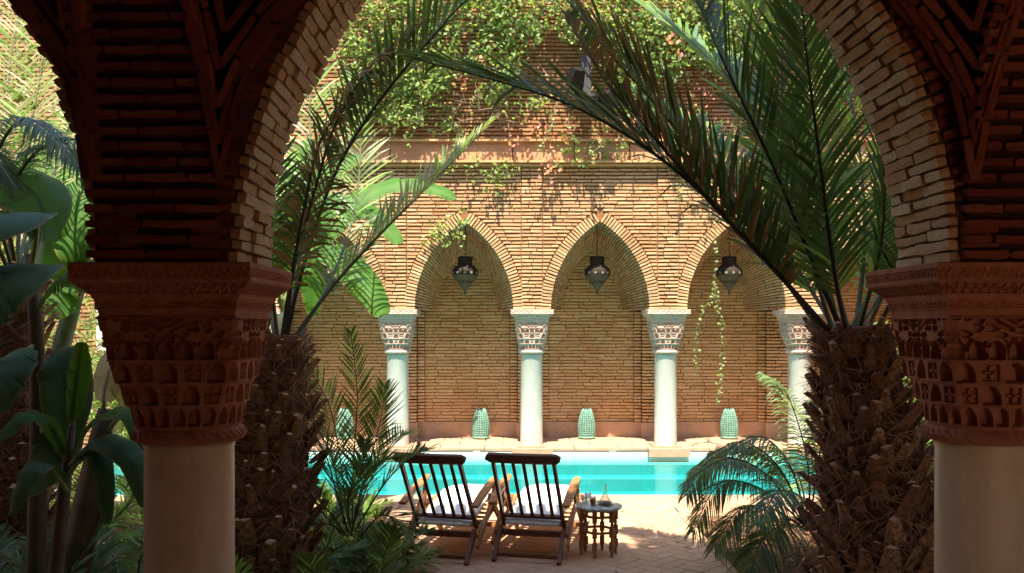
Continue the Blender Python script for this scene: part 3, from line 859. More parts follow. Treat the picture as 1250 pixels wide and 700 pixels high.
mb=MB()
for i in range(46):
    x=R.uniform(TX0+.05,TX1-.05) if i%3 else (TX0+.1+abs(R.gauss(0,.2)) if i%2 else TX1-.1-abs(R.gauss(0,.2))); y=R.uniform(7.2,10.5)
    a=R.uniform(0,6.28); l=R.uniform(.012,.05); wd=l*R.uniform(.15,.4); d=Vector((math.cos(a),math.sin(a),.1)); s_=Vector((-d.y,d.x,R.uniform(-.2,.2))); c_=Vector((x,y,.009+l*.12))
    mb.add([c_-d*l,c_+s_*wd,c_+d*l,c_-s_*wd],[(0,1,2,3)])
o=mb.build("fallen_leaves",M['litter']); tag(o,"few dry leaves fallen on the pale terrace paving","fallen leaves",kind="stuff")
# ------------------------------------------------------------------ deck chairs
def rounded_rail(mb,p0,p1,hgt,th,up,bow,m=0,n=14):
    """headrest rail with round ends, bowed"""
    p0=Vector(p0);p1=Vector(p1);t=(p1-p0); L=t.length; t.normalize(); up=Vector(up).normalized(); nrm=t.cross(up).normalized()
    prof=[]
    K=[(-L/2,0)]
    vs=[];fs=[];rows=[]
    for i in range(n+1):
        s=-L/2+L*i/n
        e=(L/2-abs(s)); hh=hgt/2*(1 if e>hgt*.45 else max(.12,math.sqrt(max(0,1-((hgt*.45-e)/(hgt*.45))**2))))
        c_=(p0+p1)/2+t*s+nrm*bow*(1-(2*s/L)**2)+up*(.012*(1-(2*s/L)**2))
        row=[]
        for (a,b) in ((-1,-.5),(-.5,-1),(.5,-1),(1,-.5),(1,.5),(.5,1),(-.5,1),(-1,.5)):
            row.append(c_+nrm*(a*th/2)+up*(b*hh))
        vs+=row
    for i in range(n):
        for j in range(8): fs.append((i*8+j,i*8+(j+1)%8,(i+1)*8+(j+1)%8,(i+1)*8+j))
    fs.append(tuple(range(8))[::-1]); fs.append(tuple(n*8+j for j in range(8))); mb.add(vs,fs,m)
def make_chair():
    t=empty("deck_chair")
    W2=.265
    piv=Vector((0,.34,.27)); top=Vector((0,-.14,.90)); bd=(top-piv).normalized(); bn=Vector((0,bd.z,-bd.y))
    def bp_(x,s): return Vector((x,0,0))+piv+(top-piv)*s
    for sx in (-1,1):
        mb=MB(); mb.bar(bp_(sx*W2,-.04),bp_(sx*(W2-.01),.98),.026,.042,bn); mb.build("back_stile",M['teak_shaded'],t)
    for i in range(5):
        x=-W2+2*W2*(i+1)/6
        mb=MB(); mb.bar(bp_(x,.10),bp_(x,.96),.028,.012,bn); mb.build("back_slat",M['teak_shaded'],t)
    mb=MB(); rounded_rail(mb,bp_(-.315,1.0),bp_(.315,1.0),.098,.052,bd,.018,n=20); mb.build("headrest_rail",M['teak_shaded'],t,False)
    mb=MB(); mb.bar(bp_(-W2+.014,.11),bp_(W2-.014,.11),.034,.026,bn); mb.build("back_crossbar",M['teak_shaded'],t)
    # seat rails, slats
    def sp(x,s): return Vector((x,.22+1.42*s,.20+.17*min(1,s/.55)-.09*max(0,(s-.55)/.45)))
    for sx in (-1,1):
        mb=MB(); 
        mb.tube([sp(sx*(W2+.032),0),sp(sx*(W2+.032),.28),sp(sx*(W2+.032),.55),sp(sx*(W2+.032),.8),sp(sx*(W2+.032),1)],.026,6); mb.build("seat_rail",M['teak'],t)
    mb=MB(); mb.bar((-W2-.03,.235,.205),(W2+.03,.235,.205),.05,.045); mb.build("rear_rail",M['teak_shaded'],t)
    for i in range(15):
        s=.12+i*.062; p=sp(0,s)-Vector((0,0,-.012)); q=sp(0,s+.01)
        mb=MB(); mb.bar(p-Vector((W2+.02,0,0)),p+Vector((W2+.02,0,0)),.055,.012); mb.build("seat_slat",M['teak'],t)
    # bottom stubs of seat battens seen under the rear rail
    for i in range(3):
        mb=MB(); mb.bar((-.15+i*.09,.26,.185),(-.15+i*.09,.36,.16),.03,.04); mb.build("batten",M['teak'],t)
    # legs
    for sx in (-1,1):
        x=sx*(W2+.012)
        mb=MB(); mb.bar((x,0,.0),(x,.95,.40),.03,.05,(0,-.4,1)); mb.build("rear_leg",M['teak_shaded'],t) if False else None
        mb=MB(); mb.bar((x,.0,.008),(x,.26,.235),.034,.05,(0,-.7,.7)); mb.build("rear_leg",M['teak_shaded'],t)
        x2=sx*(W2+.062)
        mb=MB(); mb.bar((x2,.16,.12),(x2,.78,.50),.024,.045,(0,-.5,.8)); mb.build("side_brace",M['teak'],t)
        mb=MB(); mb.bar((x2,.56,.48),(x2,1.22,.008),.026,.05,(0,.6,.8)); mb.build("front_leg",M['teak'],t)
        # arm rest
        mb=MB(); xa=sx*(W2+.055); a=Vector((xa,.10,.47)); b=Vector((xa,.80,.60)); d=(b-a).normalized(); n_=10; vs=[];fs=[]
        up=Vector((0,-d.z,d.y))
        for i in range(n_+1):
            s=i/n_; wd=.030*(1+.25*math.sin(s*math.pi))*(1 if s<.92 else .75); c_=a.lerp(b,s)+up*(.012*math.sin(s*math.pi)); th=.011
            for (p,q) in ((-1,-1),(1,-1),(1,1),(-1,1)): vs.append(c_+Vector((p*wd,0,0))+up*(q*th))
        for i in range(n_):
            for j in range(4): fs.append((i*4+j,i*4+(j+1)%4,(i+1)*4+(j+1)%4,(i+1)*4+j))
        fs+= [(3,2,1,0),tuple(n_*4+j for j in range(4))]; mb.add(vs,fs); mb.build("armrest",M['teak'],t)
        mb=MB(); mb.bar((x2,.74,.585),(x2,.70,.33),.03,.035,(0,1,0)); mb.build("arm_post",M['teak'],t)
    mb=MB(); mb.bar((-W2,.045,.055),(W2,.045,.055),.024,.03); mb.build("rear_stretcher",M['teak_shaded'],t)
    mb=MB(); mb.bar((-W2-.05,1.08,.11),(W2+.05,1.08,.11),.03,.035); mb.build("front_stretcher",M['teak'],t)
    # cushion: seat pad with soft edges, ends turned over the rear rail
    mb=MB(); nxx,ny=10,30; vs=[];fs=[]
    for side in (1,-1):
        for j in range(ny+1):
            s=j/ny; 
            for i in range(nxx+1):
                u=i/nxx*2-1
                ed=(1-abs(u)**4)*(1-abs(2*s-1)**10); tuft=.006*abs(math.sin(s*math.pi*5))
                p=sp(0,.03+.90*s); p.x=u*.235*(1+.02*math.sin(s*9)); 
                p.z+=.066+side*(.012+.030*ed*1.0)+(tuft*side)+.004*mnoise.noise((u*3,s*9,side))
                vs.append(p)
    o=(nxx+1)*(ny+1)
    for j in range(ny):
        for i in range(nxx):
            k=j*(nxx+1)+i; fs.append((k,k+1,k+nxx+2,k+nxx+1)); fs.append((k+o,k+nxx+1+o,k+nxx+2+o,k+1+o))
    for j in range(ny):
        for i in (0,nxx):
            k=j*(nxx+1)+i; q=(k,k+nxx+1,k+nxx+1+o,k+o); fs.append(q if i==0 else q[::-1])
    for i in range(nxx):
        for j in (0,ny):
            k=j*(nxx+1)+i; q=(k,k+o,k+1+o,k+1); fs.append(q if j==0 else q[::-1])
    mb.add(vs,fs); mb.build("cushion",M['cushion'],t,True)
    return t
ch=make_chair(); ch.location=(-.56,7.66,0); ch.rotation_euler.z=math.radians(-14)
tag(ch,"left slatted teak deck chair with white cushion, next to the leafy bed","deck chair","teak deck chairs facing the pool")
c2=copy_tree(ch); c2.location=(.205,7.66,0); c2.rotation_euler.z=math.radians(-13)
c2['label']="right slatted teak deck chair with white cushion, beside the little table"

# ------------------------------------------------------------------ side table and what stands on it
TBX,TBY,TBH=.845,7.98,.43
t=empty("side_table",(TBX,TBY,0),"small round walnut table with six turned legs beside the right deck chair","table")
mb=MB(); mb.lathe([(.17,TBH-.03),(.195,TBH-.026),(.205,TBH-.014),(.205,TBH-.006),(.198,TBH)],n=36); mb.build("tabletop",M['mosaic'],t,True)
legp=[]
for i in range(6):
    a=math.radians(60*i+12); p=Vector((.155*math.cos(a),.155*math.sin(a),0)); legp.append(p)
    mb=MB(); rz=Matrix.Rotation(a,3,'Z')
    mb.lathe([(.011,0),(.015,.02),(.013,.04),(.018,.06)],p,10)
    for z0,z1 in ((.06,.13),(.17,.25),(.30,TBH-.03)): mb.box(p+Vector((0,0,(z0+z1)/2)),(.036,.036,z1-z0),rz)
    mb.lathe([(.017,.13),(.011,.14),(.016,.15),(.011,.16),(.017,.17)],p,10,cap=False); mb.lathe([(.017,.25),(.011,.26),(.017,.275),(.011,.29),(.017,.30)],p,10,cap=False)
    mb.build("leg",M['table_wood'],t)
for i in range(6):
    a,b=legp[i],legp[(i+1)%6]
    for z in (.21,.345):
        mb=MB(); mb.bar(a+Vector((0,0,z)),b+Vector((0,0,z)),.014,.02); mb.build("stretcher",M['table_wood'],t)
mb=MB(); mb.lathe([(.004,.004),(.058,.004),(.066,.012),(.060,.03),(.034,.065),(.017,.10),(.011,.135),(.012,.17),(.018,.185)],n=28,cap=False)
o=mb.build("carafe",M['glass'],None,True); o.location=(TBX+.055,TBY-.03,TBH); tag(o,"clear glass carafe with flared base and slim neck on the small table","carafe")
mb=MB(); mb.lathe([(.0,.006),(.056,.006),(.062,.013),(.056,.03),(.052,.033),(0,.033)],n=24,cap=False); mb.build("water_inside",M['verdi'],o,True)
for (dx,dy,h,lb,tea) in ((-.055,-.06,.085,"tea glass holding amber drink, nearest the carafe on the small table",1),(-.125,-.02,.09,"empty tea glass nearest the deck chair arm on the small table",0),(-.085,.06,.095,"empty tea glass at the back of the small table",0)):
    mb=MB(); mb.lathe([(.002,.003),(.022,.003),(.024,.02),(.028,h),(.0265,h),(.022,.022),(.0,.006)],n=18,cap=False)
    o=mb.build("tea_glass",M['glass'],None,True); o.location=(TBX+dx,TBY+dy,TBH); tag(o,lb,"glass","tea glasses on the small table")
    if tea:
        mb=MB(); mb.lathe([(.0215,.008),(.0255,.065)],n=16); mb.build("drink",M['tea'],o,True)

# ------------------------------------------------------------------ green standing lanterns
def make_green():
    t=empty("floor_lantern")
    prof=lambda z: .062+.083*math.cos(max(0,(z-.16))/.36*math.pi/2)**.8 if z>.16 else .135+.01*math.sin(z/.16*math.pi/2)
    n=20; H=.50
    mb=MB(); 
    mb.lathe([(prof(z)-.010,z) for z in np.linspace(.03,H-.03,14)],n=24); mb.build("liner",M['liner_shade'],t,True)
    mb=MB()
    for i in range(n):
        a=2*math.pi*i/n
        mb.tube([((prof(z))*math.cos(a),(prof(z))*math.sin(a),z) for z in np.linspace(0.0,H+(.012 if i%2 else -.004),12)],.0095,5)
    mb.build("ribs",M['celadon'],t,True)
    mb=MB()
    for z in np.linspace(.035,H-.03,13): 
        r=prof(z)-.001; mb.tube([(r*math.cos(a),r*math.sin(a),z) for a in np.linspace(0,2*math.pi,25)],.0075,4,cap=False)
    mb.build("hoops",M['celadon'],t,True)
    mb=MB(); mb.lathe([(.05,.0),(.148,.0),(.15,.02),(.142,.032)],n=24); mb.build("base",M['celadon'],t,True)
    for i in range(4):
        a=math.pi/4+i*math.pi/2; mb=MB(); mb.lathe([(.012,-.012),(.018,.0)],(.115*math.cos(a),.115*math.sin(a),0),8); mb.build("foot",M['celadon'],t)
    return t
gl=make_green()
gx=[(587,"celadon openwork floor lantern against the back wall, seen above the left deck chair"),(716,"celadon openwork floor lantern between the two middle white columns"),(890,"celadon openwork floor lantern to the right, above the fern fronds"),(421,"celadon openwork floor lantern half hidden behind the dark palm shoot at left")]
for i,(px,lb) in enumerate(gx):
    o=gl if i==0 else copy_tree(gl); o.location=((px-VX)*16.0/F_PX,16.0,.017); o.rotation_euler.z=i*.4
    tag(o,lb,"lantern","green lanterns along the back wall")

# ------------------------------------------------------------------ hanging lanterns
def make_hang():
    t=empty("hanging_lantern")
    mb=MB(); mb.lathe([(.11,.0),(.125,.012),(.118,.03),(.118,.10),(.135,.115),(.10,.14)],(0,0,.43),20); mb.build("crown",M['iron'],t,True)
    mb=MB(); mb.lathe([(.11,.44),(.15,.41),(.205,.36),(.222,.31),(.215,.26)],n=28,cap=False); mb.build("shoulder",M['iron'],t,True)
    mb=MB(); mb.lathe([(.213,.26),(.20,.22),(.17,.185),(.145,.17)],n=28,cap=False); mb.build("belly",M['pewter'],t,True)
    for i in range(12):
        a=2*math.pi*i/12; mb=MB(); c_=Vector((.221*math.cos(a),.221*math.sin(a),.295)); mb.tube([c_+Vector((0,0,0)),c_*1.02-Vector((0,0,.295*.02))],.022,8); mb.build("glass_boss",M['verdi'],t)
    mb=MB(); mb.lathe([(.15,.172),(.152,.16),(.13,.15)],n=24,cap=False); mb.build("ring",M['pewter'],t,True)
    mb=MB(); mb.lathe([(.128,.152),(.10,.11),(.066,.06),(.034,.015),(.016,-.02),(.022,-.035),(.010,-.06),(.002,-.09)],n=20); mb.build("cone",M['pewter'],t,True)
    mb=MB()
    for i in range(14):
        z=.57+i*.042
        mb.tube([(.010*math.cos(a)*(i%2),.010*math.cos(a)*((i+1)%2),z+.026*math.sin(a)) for a in np.linspace(0,2*math.pi,9)],.0035,4,cap=False)
    mb.build("chain",M['iron'],t)
    return t
hl=make_hang()
for i,(cx,lb) in enumerate(zip([fc[1],fc[2],fc[3],fc[0]],["pierced metal lantern hanging in the leftmost clear arch, above the left deck chair","pierced metal lantern hanging in the middle arch, right of the centre pier","pierced metal lantern hanging in the right arch behind palm fronds","pierced metal lantern hanging in the arch behind the banana leaves"])):
    o=hl if i==0 else copy_tree(hl); o.location=(cx+.0,15.25,2.555); o.rotation_euler.z=i*.3; tag(o,lb,"lantern","lanterns hanging in the far arches")

# spotlights on the upper wall
t=empty("spotlight_fixture",tuple(P(716,125,14.4)),"grey bracket with two black spotlights on the upper wall among flowers","spotlight")
mb=MB(); mb.box((0,.12,.35),(.15,.08,.85)); mb.box((0,.25,.0),(.05,.30,.05)); mb.build("bracket",M['grey_metal'],t)
for sx,rz,zz in ((-.17,.5,.38),(.30,-.5,.02),(.05,-.2,-.02)):
    mb=MB(); Mx=Matrix.Rotation(rz,3,'Z')@Matrix.Rotation(.6,3,'X'); mb.box((sx,-.06,zz),(.26,.20,.26),Mx,taper=.7); mb.build("lamp_housing",M['black'],t)

# ------------------------------------------------------------------ plants
def bez(pts, n):
    """Catmull-Rom through points"""
    pts=[Vector(p) for p in pts]; out=[]; k=len(pts)-1
    for i in range(n+1):
        s=i/n*k; j=min(int(s),k-1); t=s-j
        p0=pts[max(j-1,0)];p1=pts[j];p2=pts[j+1];p3=pts[min(j+2,k)]
        out.append(.5*((2*p1)+(-p0+p2)*t+(2*p0-5*p1+4*p2-p3)*t*t+(-p0+3*p1-3*p2+p3)*t**3))
    return out
def frond_mesh(name, pts, L=.45, n=60, mat=None, start=.18, up=Vector((0,0,1)), wid=.016, r0=.016, vee=.35, droop=.25, fwd=.75, seed=0, jit=.10, rach='rachis', mat2=None, p2=0, sides=(-1,1), nw=None):
    """feather leaf: stalk plus narrow pointed leaflets on both sides"""
    r=random.Random(seed); C_=bez(pts,40); mb=MB()
    lens=[0]
    for a,b in zip(C_[:-1],C_[1:]): lens.append(lens[-1]+(b-a).length)
    T_=lens[-1]
    mb.tube(C_[::2],[r0*(1-.85*i/20)+.0015 for i in range(len(C_[::2]))],5,m=0)
    for i in range(n):
        s=start+(1-start)*(i+.5)/n; x=s*40; j=min(int(x),39); p=C_[j].lerp(C_[j+1],x-j); t=(C_[j+1]-C_[j]).normalized()
        side=t.cross(up); 
        if side.length<.1: side=t.cross(Vector((0,1,0)))
        side.normalize(); nrm=side.cross(t).normalized()
        env=(min(1,(s-start)/.18+.45))*(1 if s<.6 else 1-.72*((s-.6)/.4)**1.3)
        f=fwd*(1+.9*s)
        for sg in sides:
            if r.random()<.04: continue
            l=L*env*r.uniform(1-jit,1+jit); bent=r.uniform(2.5,4.5) if r.random()<.06 else 1
            d=side*sg+t*(f*r.uniform(.85,1.15))+nrm*(vee*r.uniform(.5,1.5)); d.normalize()
            w_=wid*r.uniform(.8,1.15)
            wn=(t*.8-side*sg*.4+nrm*r.uniform(-.35,.35)); wn=(wn-d*wn.dot(d)).normalized()
            g=Vector((0,0,-1))*(droop*r.uniform(.6,1.4)+(bent-1)*.15)*l
            q0=p; q1=p+d*l*.30+g*.08; q2=p+d*l*.68+g*.45; q3=p+d*l+g
            mm=2 if (mat2 and r.random()<p2) else 1
            mb.add([q0-wn*w_*.35,q0+wn*w_*.35,q1+wn*w_,q1-wn*w_,q2+wn*w_*.75,q2-wn*w_*.75,q3],[(0,1,2,3),(3,2,4,5),(5,4,6)],mm)
    mats=[M[rach],mat or M['frond']]+([mat2] if mat2 else [])
    me=mb.mesh(name,mats); return me
def add_frond(parent, pts, **k):
    o=link("frond",frond_mesh("frond",[Vector(p)-parent.location for p in pts],**k),parent); return o
# leaf base (boot) meshes
def boot_mesh(seed):
    r=random.Random(seed); L=r.uniform(.12,.19); w0=r.uniform(.065,.10); t0=.035; mb=MB(); vs=[]
    for i,(s,wd,th,out) in enumerate(((0,1,1,0),(.35,.92,1.1,.018),(.7,.70,1.2,.036),(1,.52,1.0,.060))):
        for a,b in ((-1,-.3),(0,-1),(1,-.3),(0,.6)):
            vs.append((a*w0/2*wd+r.uniform(-.006,.006), -out*1.0+b*t0*th/2*(-1 if False else 1), s*L+r.uniform(-.008,.008)))
    fs=[]
    for i in range(3):
        for j in range(4): fs.append((i*4+j,i*4+(j+1)%4,(i+1)*4+(j+1)%4,(i+1)*4+j))
    mb.add(vs,fs,0); mb.add(vs[12:16],[(0,1,2,3)],1)
    return mb.mesh("leaf_base",[M['boot'],M['boot_cut']])
BOOTS=[boot_mesh(i) for i in range(8)]
def make_trunk(parent, path, rads, n_boot, seed, bs=1.0):
    """path in world coords; core + spiral of leaf bases + fibre"""
    r=random.Random(seed); loc=parent.location
    C_=bez(path,30); mb=MB(); k=len(C_)
    rr=[np.interp(i/(k-1),[q/(len(rads)-1) for q in range(len(rads))],rads) for i in range(k)]
    mb.tube([p-loc for p in C_],[q*.86 for q in rr],20)
    for i,v in enumerate(mb.v): pass
    mb.v=[tuple(Vector(v)*1.0+Vector((mnoise.noise(Vector(v)*9),mnoise.noise(Vector(v)*9+Vector((5,0,0))),0))*.02) for v in mb.v]
    tr=mb.build("trunk",M['trunk'],parent,True)
    for i in range(n_boot):
        s=(i+.5)/n_boot*.97; x=s*(k-1); j=min(int(x),k-2); p=C_[j].lerp(C_[j+1],x-j)-loc; rad=rr[j]
        a=i*2.39996+r.uniform(-.12,.12)
        o=link("leaf_base",BOOTS[r.randrange(8)],tr)
        o.location=p+Vector((math.cos(a),math.sin(a),0))*rad*.84+Vector((0,0,r.uniform(-.03,.03)))
        o.rotation_euler=(r.uniform(.0,.55),r.uniform(-.3,.3),a+math.pi/2+math.pi*0)
        sc_=bs*r.uniform(.9,1.45)*(1.12-.45*s); o.scale=(sc_,sc_,sc_*r.uniform(.8,1.2))
    mb=MB()
    for i in range(4200):
        s=r.random(); x=s*(k-1); j=min(int(x),k-2); p=C_[j]-loc; rad=rr[j]; a=r.uniform(0,6.28)
        d=Vector((math.cos(a),math.sin(a),0)); q=p+d*rad*r.uniform(.88,1.12); tt=Vector((-d.y,d.x,0))*r.uniform(-1,1)+d*r.uniform(0,.45)+Vector((0,0,r.uniform(-.8,.9))); tt.normalize(); l=r.uniform(.05,.20); wd=tt.cross(d).normalized()*r.uniform(.002,.005)
        mb.add([q-wd,q+wd,q+tt*l],[(0,1,2)])
    o=mb.build("fibre",M['fibre'],parent); o['kind']='stuff'
    return tr
def plant(name, loc, label, cat, group=None): return empty(name,tuple(loc),label,cat,group)

# --- right palm
RB=Vector((2.20,5.25,0))
rp=plant("palm_tree",RB,"thick date palm with shaggy stubby trunk in front of the right column","palm")
make_trunk(rp,[(2.28,5.25,-.1),(2.22,5.25,.5),(2.15,5.25,1.0),(2.08,5.25,1.5),(2.02,5.25,1.98)],[.37,.37,.33,.27,.215],260,5)
top=(2.01,5.25,1.9)
def FP(*a): return [P(*q) for q in a]
fr_r=[
 (FP((1010,405,5.2),(960,345,5.15),(885,262,5.1),(795,185,5.1),(700,130,5.2),(600,97,5.35),(505,72,5.5)),dict(L=.60,n=124,wid=.015,vee=.45,mat=M['frond'],rach='rachis_dark',mat2=M['frond_brown'],p2=.15,fwd=.9)),
 (FP((1005,408,5.3),(950,330,5.3),(875,222,5.3),(800,128,5.35),(735,55,5.4),(670,-30,5.5)),dict(L=.62,n=124,wid=.015,vee=.4,mat2=M['frond_brown'],p2=.4,rach='rachis_dark')),
 (FP((1025,400,5.2),(990,315,5.1),(945,205,5.1),(890,90,5.1),(850,0,5.2),(820,-80,5.3)),dict(L=.58,n=90,wid=.014,rach='rachis_dark')),
 (FP((1032,400,5.0),(1018,330,4.9),(1000,190,4.8),(984,60,4.8),(975,-50,4.9)),dict(L=.44,n=60,wid=.0105,up=Vector((0,-1,.1)),vee=.3,fwd=1.0,jit=.2,rach='rachis_dark',mat2=M['frond_lit_tone'],p2=.15)),
 (FP((1035,400,5.5),(1010,310,5.8),(965,180,6.1),(930,60,6.3),(900,-70,6.4)),dict(L=.60,n=60,wid=.013,vee=.6,up=Vector((.3,-1,.2)),fwd=1.3,jit=.2,mat=M['frond_lit_tone'],mat2=M['frond_blue'],p2=.4)),
 (FP((1050,398,5.2),(1075,300,5.1),(1078,200,5.1),(1060,120,5.2),(1020,30,5.3)),dict(L=.38,n=52,wid=.010,vee=.5,fwd=1.2,jit=.2,up=Vector((.4,-1,.2)))),
 (FP((1060,400,5.5),(1100,300,5.6),(1120,180,5.9),(1110,60,6.2)),dict(L=.5,n=70,wid=.015,mat=M['frond_lit_tone'],mat2=M['frond_blue'],p2=.5)),
 (FP((1045,398,5.6),(1055,300,5.9),(1050,190,6.2),(1030,90,6.5),(990,-10,6.8)),dict(L=.55,n=44,wid=.013,vee=.6,fwd=1.2,jit=.2,up=Vector((.1,-1,.2)),mat=M['frond_lit_tone'],mat2=M['frond_blue'],p2=.4)),
 (FP((1020,402,5.5),(975,330,5.9),(920,240,6.3),(850,165,6.8),(770,110,7.3)),dict(L=.66,n=100,wid=.017,mat=M['frond_lit_tone'],mat2=M['frond'],p2=.5)),
 (FP((1015,402,5.4),(985,300,5.5),(960,190,5.7),(955,60,5.8),(965,-60,5.9)),dict(L=.5,n=56,wid=.011,vee=.5,fwd=1.2,jit=.2,up=Vector((-.3,-1,.2)))),
 (FP((1070,402,5.2),(1110,330,5.0),(1160,250,4.9),(1230,190,4.8)),dict(L=.4,n=60,wid=.012)),
 (FP((1040,400,5.4),(1090,300,5.8),(1125,200,6.4),(1150,100,7.0)),dict(L=.55,n=54,wid=.014,vee=.5,fwd=1.3,jit=.2,up=Vector((0,-1,.1)),mat=M['frond_lit_tone'])),
 (FP((1012,404,5.2),(950,335,5.0),(870,250,4.9),(800,170,4.9),(740,100,5.0),(690,20,5.2)),dict(L=.40,n=90,wid=.012,vee=.7,mat2=M['frond_brown'],p2=.6,rach='rachis_dark')),
 (FP((1025,402,5.5),(990,280,5.8),(930,150,6.2),(850,60,6.6),(760,-10,7.0)),dict(L=.66,n=90,wid=.018,mat=M['frond_lit_tone'],mat2=M['frond_blue'],p2=.35)),
 (FP((1050,400,5.6),(1090,330,6.0),(1120,240,6.4),(1130,120,6.8)),dict(L=.5,n=60,wid=.016,mat=M['frond_lit_tone'],mat2=M['frond_pale'],p2=.3)),
]
for i,(pts,kw) in enumerate(fr_r): add_frond(rp,pts,seed=50+i,r0=.014,droop=.18,start=.16,**kw)
# --- left palm
LB=Vector((-1.62,6.3,0))
lp=plant("palm_tree",LB,"date palm with bulging shaggy trunk right of the left column","palm")
make_trunk(lp,[(-1.75,6.3,-.1),(-1.72,6.3,.4),(-1.68,6.3,.95),(-1.60,6.3,1.45),(-1.56,6.3,1.93)],[.36,.44,.42,.30,.20],230,8)
fr_l=[
 (FP((345,408,6.2),(358,330,6.1),(385,230,6.0),(410,150,6.0),(450,85,6.0),(500,35,6.1)),dict(L=.62,n=90,wid=.012,vee=.1,droop=.6,mat=M['frond'],mat2=M['frond_brown'],p2=.6,rach='rachis_dark')),
 (FP((350,408,6.3),(372,320,6.3),(410,210,6.3),(462,125,6.2),(520,55,6.1),(575,-5,6.1),(640,-45,6.2)),dict(L=.60,n=96,wid=.013,vee=.5,jit=.2,mat=M['frond'],mat2=M['frond_blue'],p2=.3,rach='rachis_dark')),
 (FP((362,408,6.3),(410,345,6.4),(465,285,6.5),(515,235,6.7),(560,190,6.9),(600,150,7.0)),dict(L=.42,n=90,wid=.009,vee=.7,fwd=1.2,mat=M['frond_pale'],mat2=M['frond_lit_tone'],p2=.5)),
 (FP((352,408,6.5),(368,300,6.8),(378,200,7.2),(380,100,7.6),(400,10,7.9)),dict(L=.5,n=46,wid=.011,up=Vector((0,-1,.1)),mat=M['frond'],mat2=M['frond_lit_tone'],p2=.3)),
 (FP((338,408,6.3),(330,320,6.2),(335,220,6.1),(350,120,6.1),(380,20,6.2)),dict(L=.45,n=70,wid=.013)),
 (FP((330,410,6.3),(290,330,6.3),(240,240,6.4),(170,190,6.5),(90,190,6.6)),dict(L=.5,n=80,wid=.015,mat=M['frond_blue'],droop=.5)),
 (FP((365,410,6.5),(400,350,6.9),(430,270,7.4),(440,180,7.8),(430,90,8.2)),dict(L=.45,n=44,wid=.010,up=Vector((0,-1,.1)),mat=M['frond'],mat2=M['frond_lit_tone'],p2=.4)),
 (FP((335,410,6.5),(320,310,6.9),(300,200,7.3),(250,100,7.6),(180,50,7.8)),dict(L=.5,n=66,wid=.014,mat=M['frond_lit_tone'])),
 (FP((350,408,6.1),(356,340,5.95),(372,250,5.9),(392,170,5.9),(430,120,5.9)),dict(L=.42,n=60,wid=.011,mat=M['frond'],mat2=M['frond_brown'],p2=.5,droop=.6,rach='rachis_dark')),
]
for i,(pts,kw) in enumerate(fr_l): add_frond(lp,pts,seed=150+i,r0=.014,start=.20,**{**dict(droop=.2),**kw})

# generic rosette of fronds
def rosette(name, loc, label, cat, n, L, leaf, mat, seed, rise=.9, arch=1.0, wid=.010, nl=46, group=None, mat2=None, p2=0, amin=0, amax=6.283, r0=.009, vee=.3, start=.15, rach='rachis', fwd=.7, droop=.2):
    t=plant(name,loc,label,cat,group); r=random.Random(seed); loc=Vector(loc)
    for i in range(n):
        a=amin+(amax-amin)*(i+r.uniform(-.35,.35))/n; e=r.uniform(.35,1.0)*rise; l=L*r.uniform(.75,1.15)
        d=Vector((math.cos(a),math.sin(a),0)); pts=[]
        for s in (0,.25,.5,.75,1):
            hor=l*(math.sin(s*1.35)*(1.1-e*.45)); ver=l*(s*e*1.05-arch*.62*s*s*(1.25-e*.6))
            pts.append(loc+d*hor+Vector((0,0,ver))+Vector((r.uniform(-.02,.02),r.uniform(-.02,.02),0)))
        add_frond(t,pts,L=leaf*r.uniform(.85,1.1),n=nl,mat=mat,seed=seed*31+i,wid=wid,r0=r0,vee=vee,start=start,mat2=mat2,p2=p2,rach=rach,fwd=fwd,droop=droop)
    return t
# cycad in the right bed
cy=plant("cycad",(2.62,7.55,.02),"arching feathery cycad in the right bed in front of the pool","cycad")
cyf=[((985,640,7.5),(955,580,7.6),(915,548,7.7),(868,552,7.8)),((985,640,7.4),(965,570,7.4),(925,533,7.4),(860,568,7.3)),
 ((985,645,7.3),(930,575,7.2),(870,560,7.2),(838,605,7.1)),((985,645,7.3),(935,600,7.1),(880,590,7.0),(845,650,6.9)),
 ((988,640,7.7),(985,560,7.9),(960,480,8.1),(930,455,8.2)),((988,640,7.5),(1000,560,7.6),(1010,490,7.8),(1040,470,8.0)),
 ((985,648,7.2),(940,620,7.0),(900,625,6.9),(872,670,6.8)),((985,648,7.2),(960,640,6.9),(930,660,6.7),(915,705,6.6)),
 ((988,640,7.8),(970,570,8.2),(930,545,8.5),(885,570,8.7)),((986,645,7.4),(950,570,7.5),(900,540,7.6),(842,575,7.6)),((986,645,7.3),(950,590,7.1),(890,560,7.0),(836,590,6.9)),
 ((990,645,7.4),(1020,600,7.2),(1060,600,7.0),(1100,640,6.9)),((986,648,7.1),(970,610,6.8),(950,600,6.6),(925,640,6.4))]
for i,q in enumerate(cyf):
    add_frond(cy,FP(*q),L=.30,n=64,mat=M['fern'],mat2=M['frond_lit_tone'],p2=.18,seed=300+i,wid=.0075,r0=.008,vee=.05,droop=.55,start=.22,fwd=.45,rach='rachis_dark')
mb=MB(); mb.lathe([(.10,-.1),(.14,.0),(.13,.08),(.06,.13)],n=14); mb.build("stem",M['trunk'],cy,True)
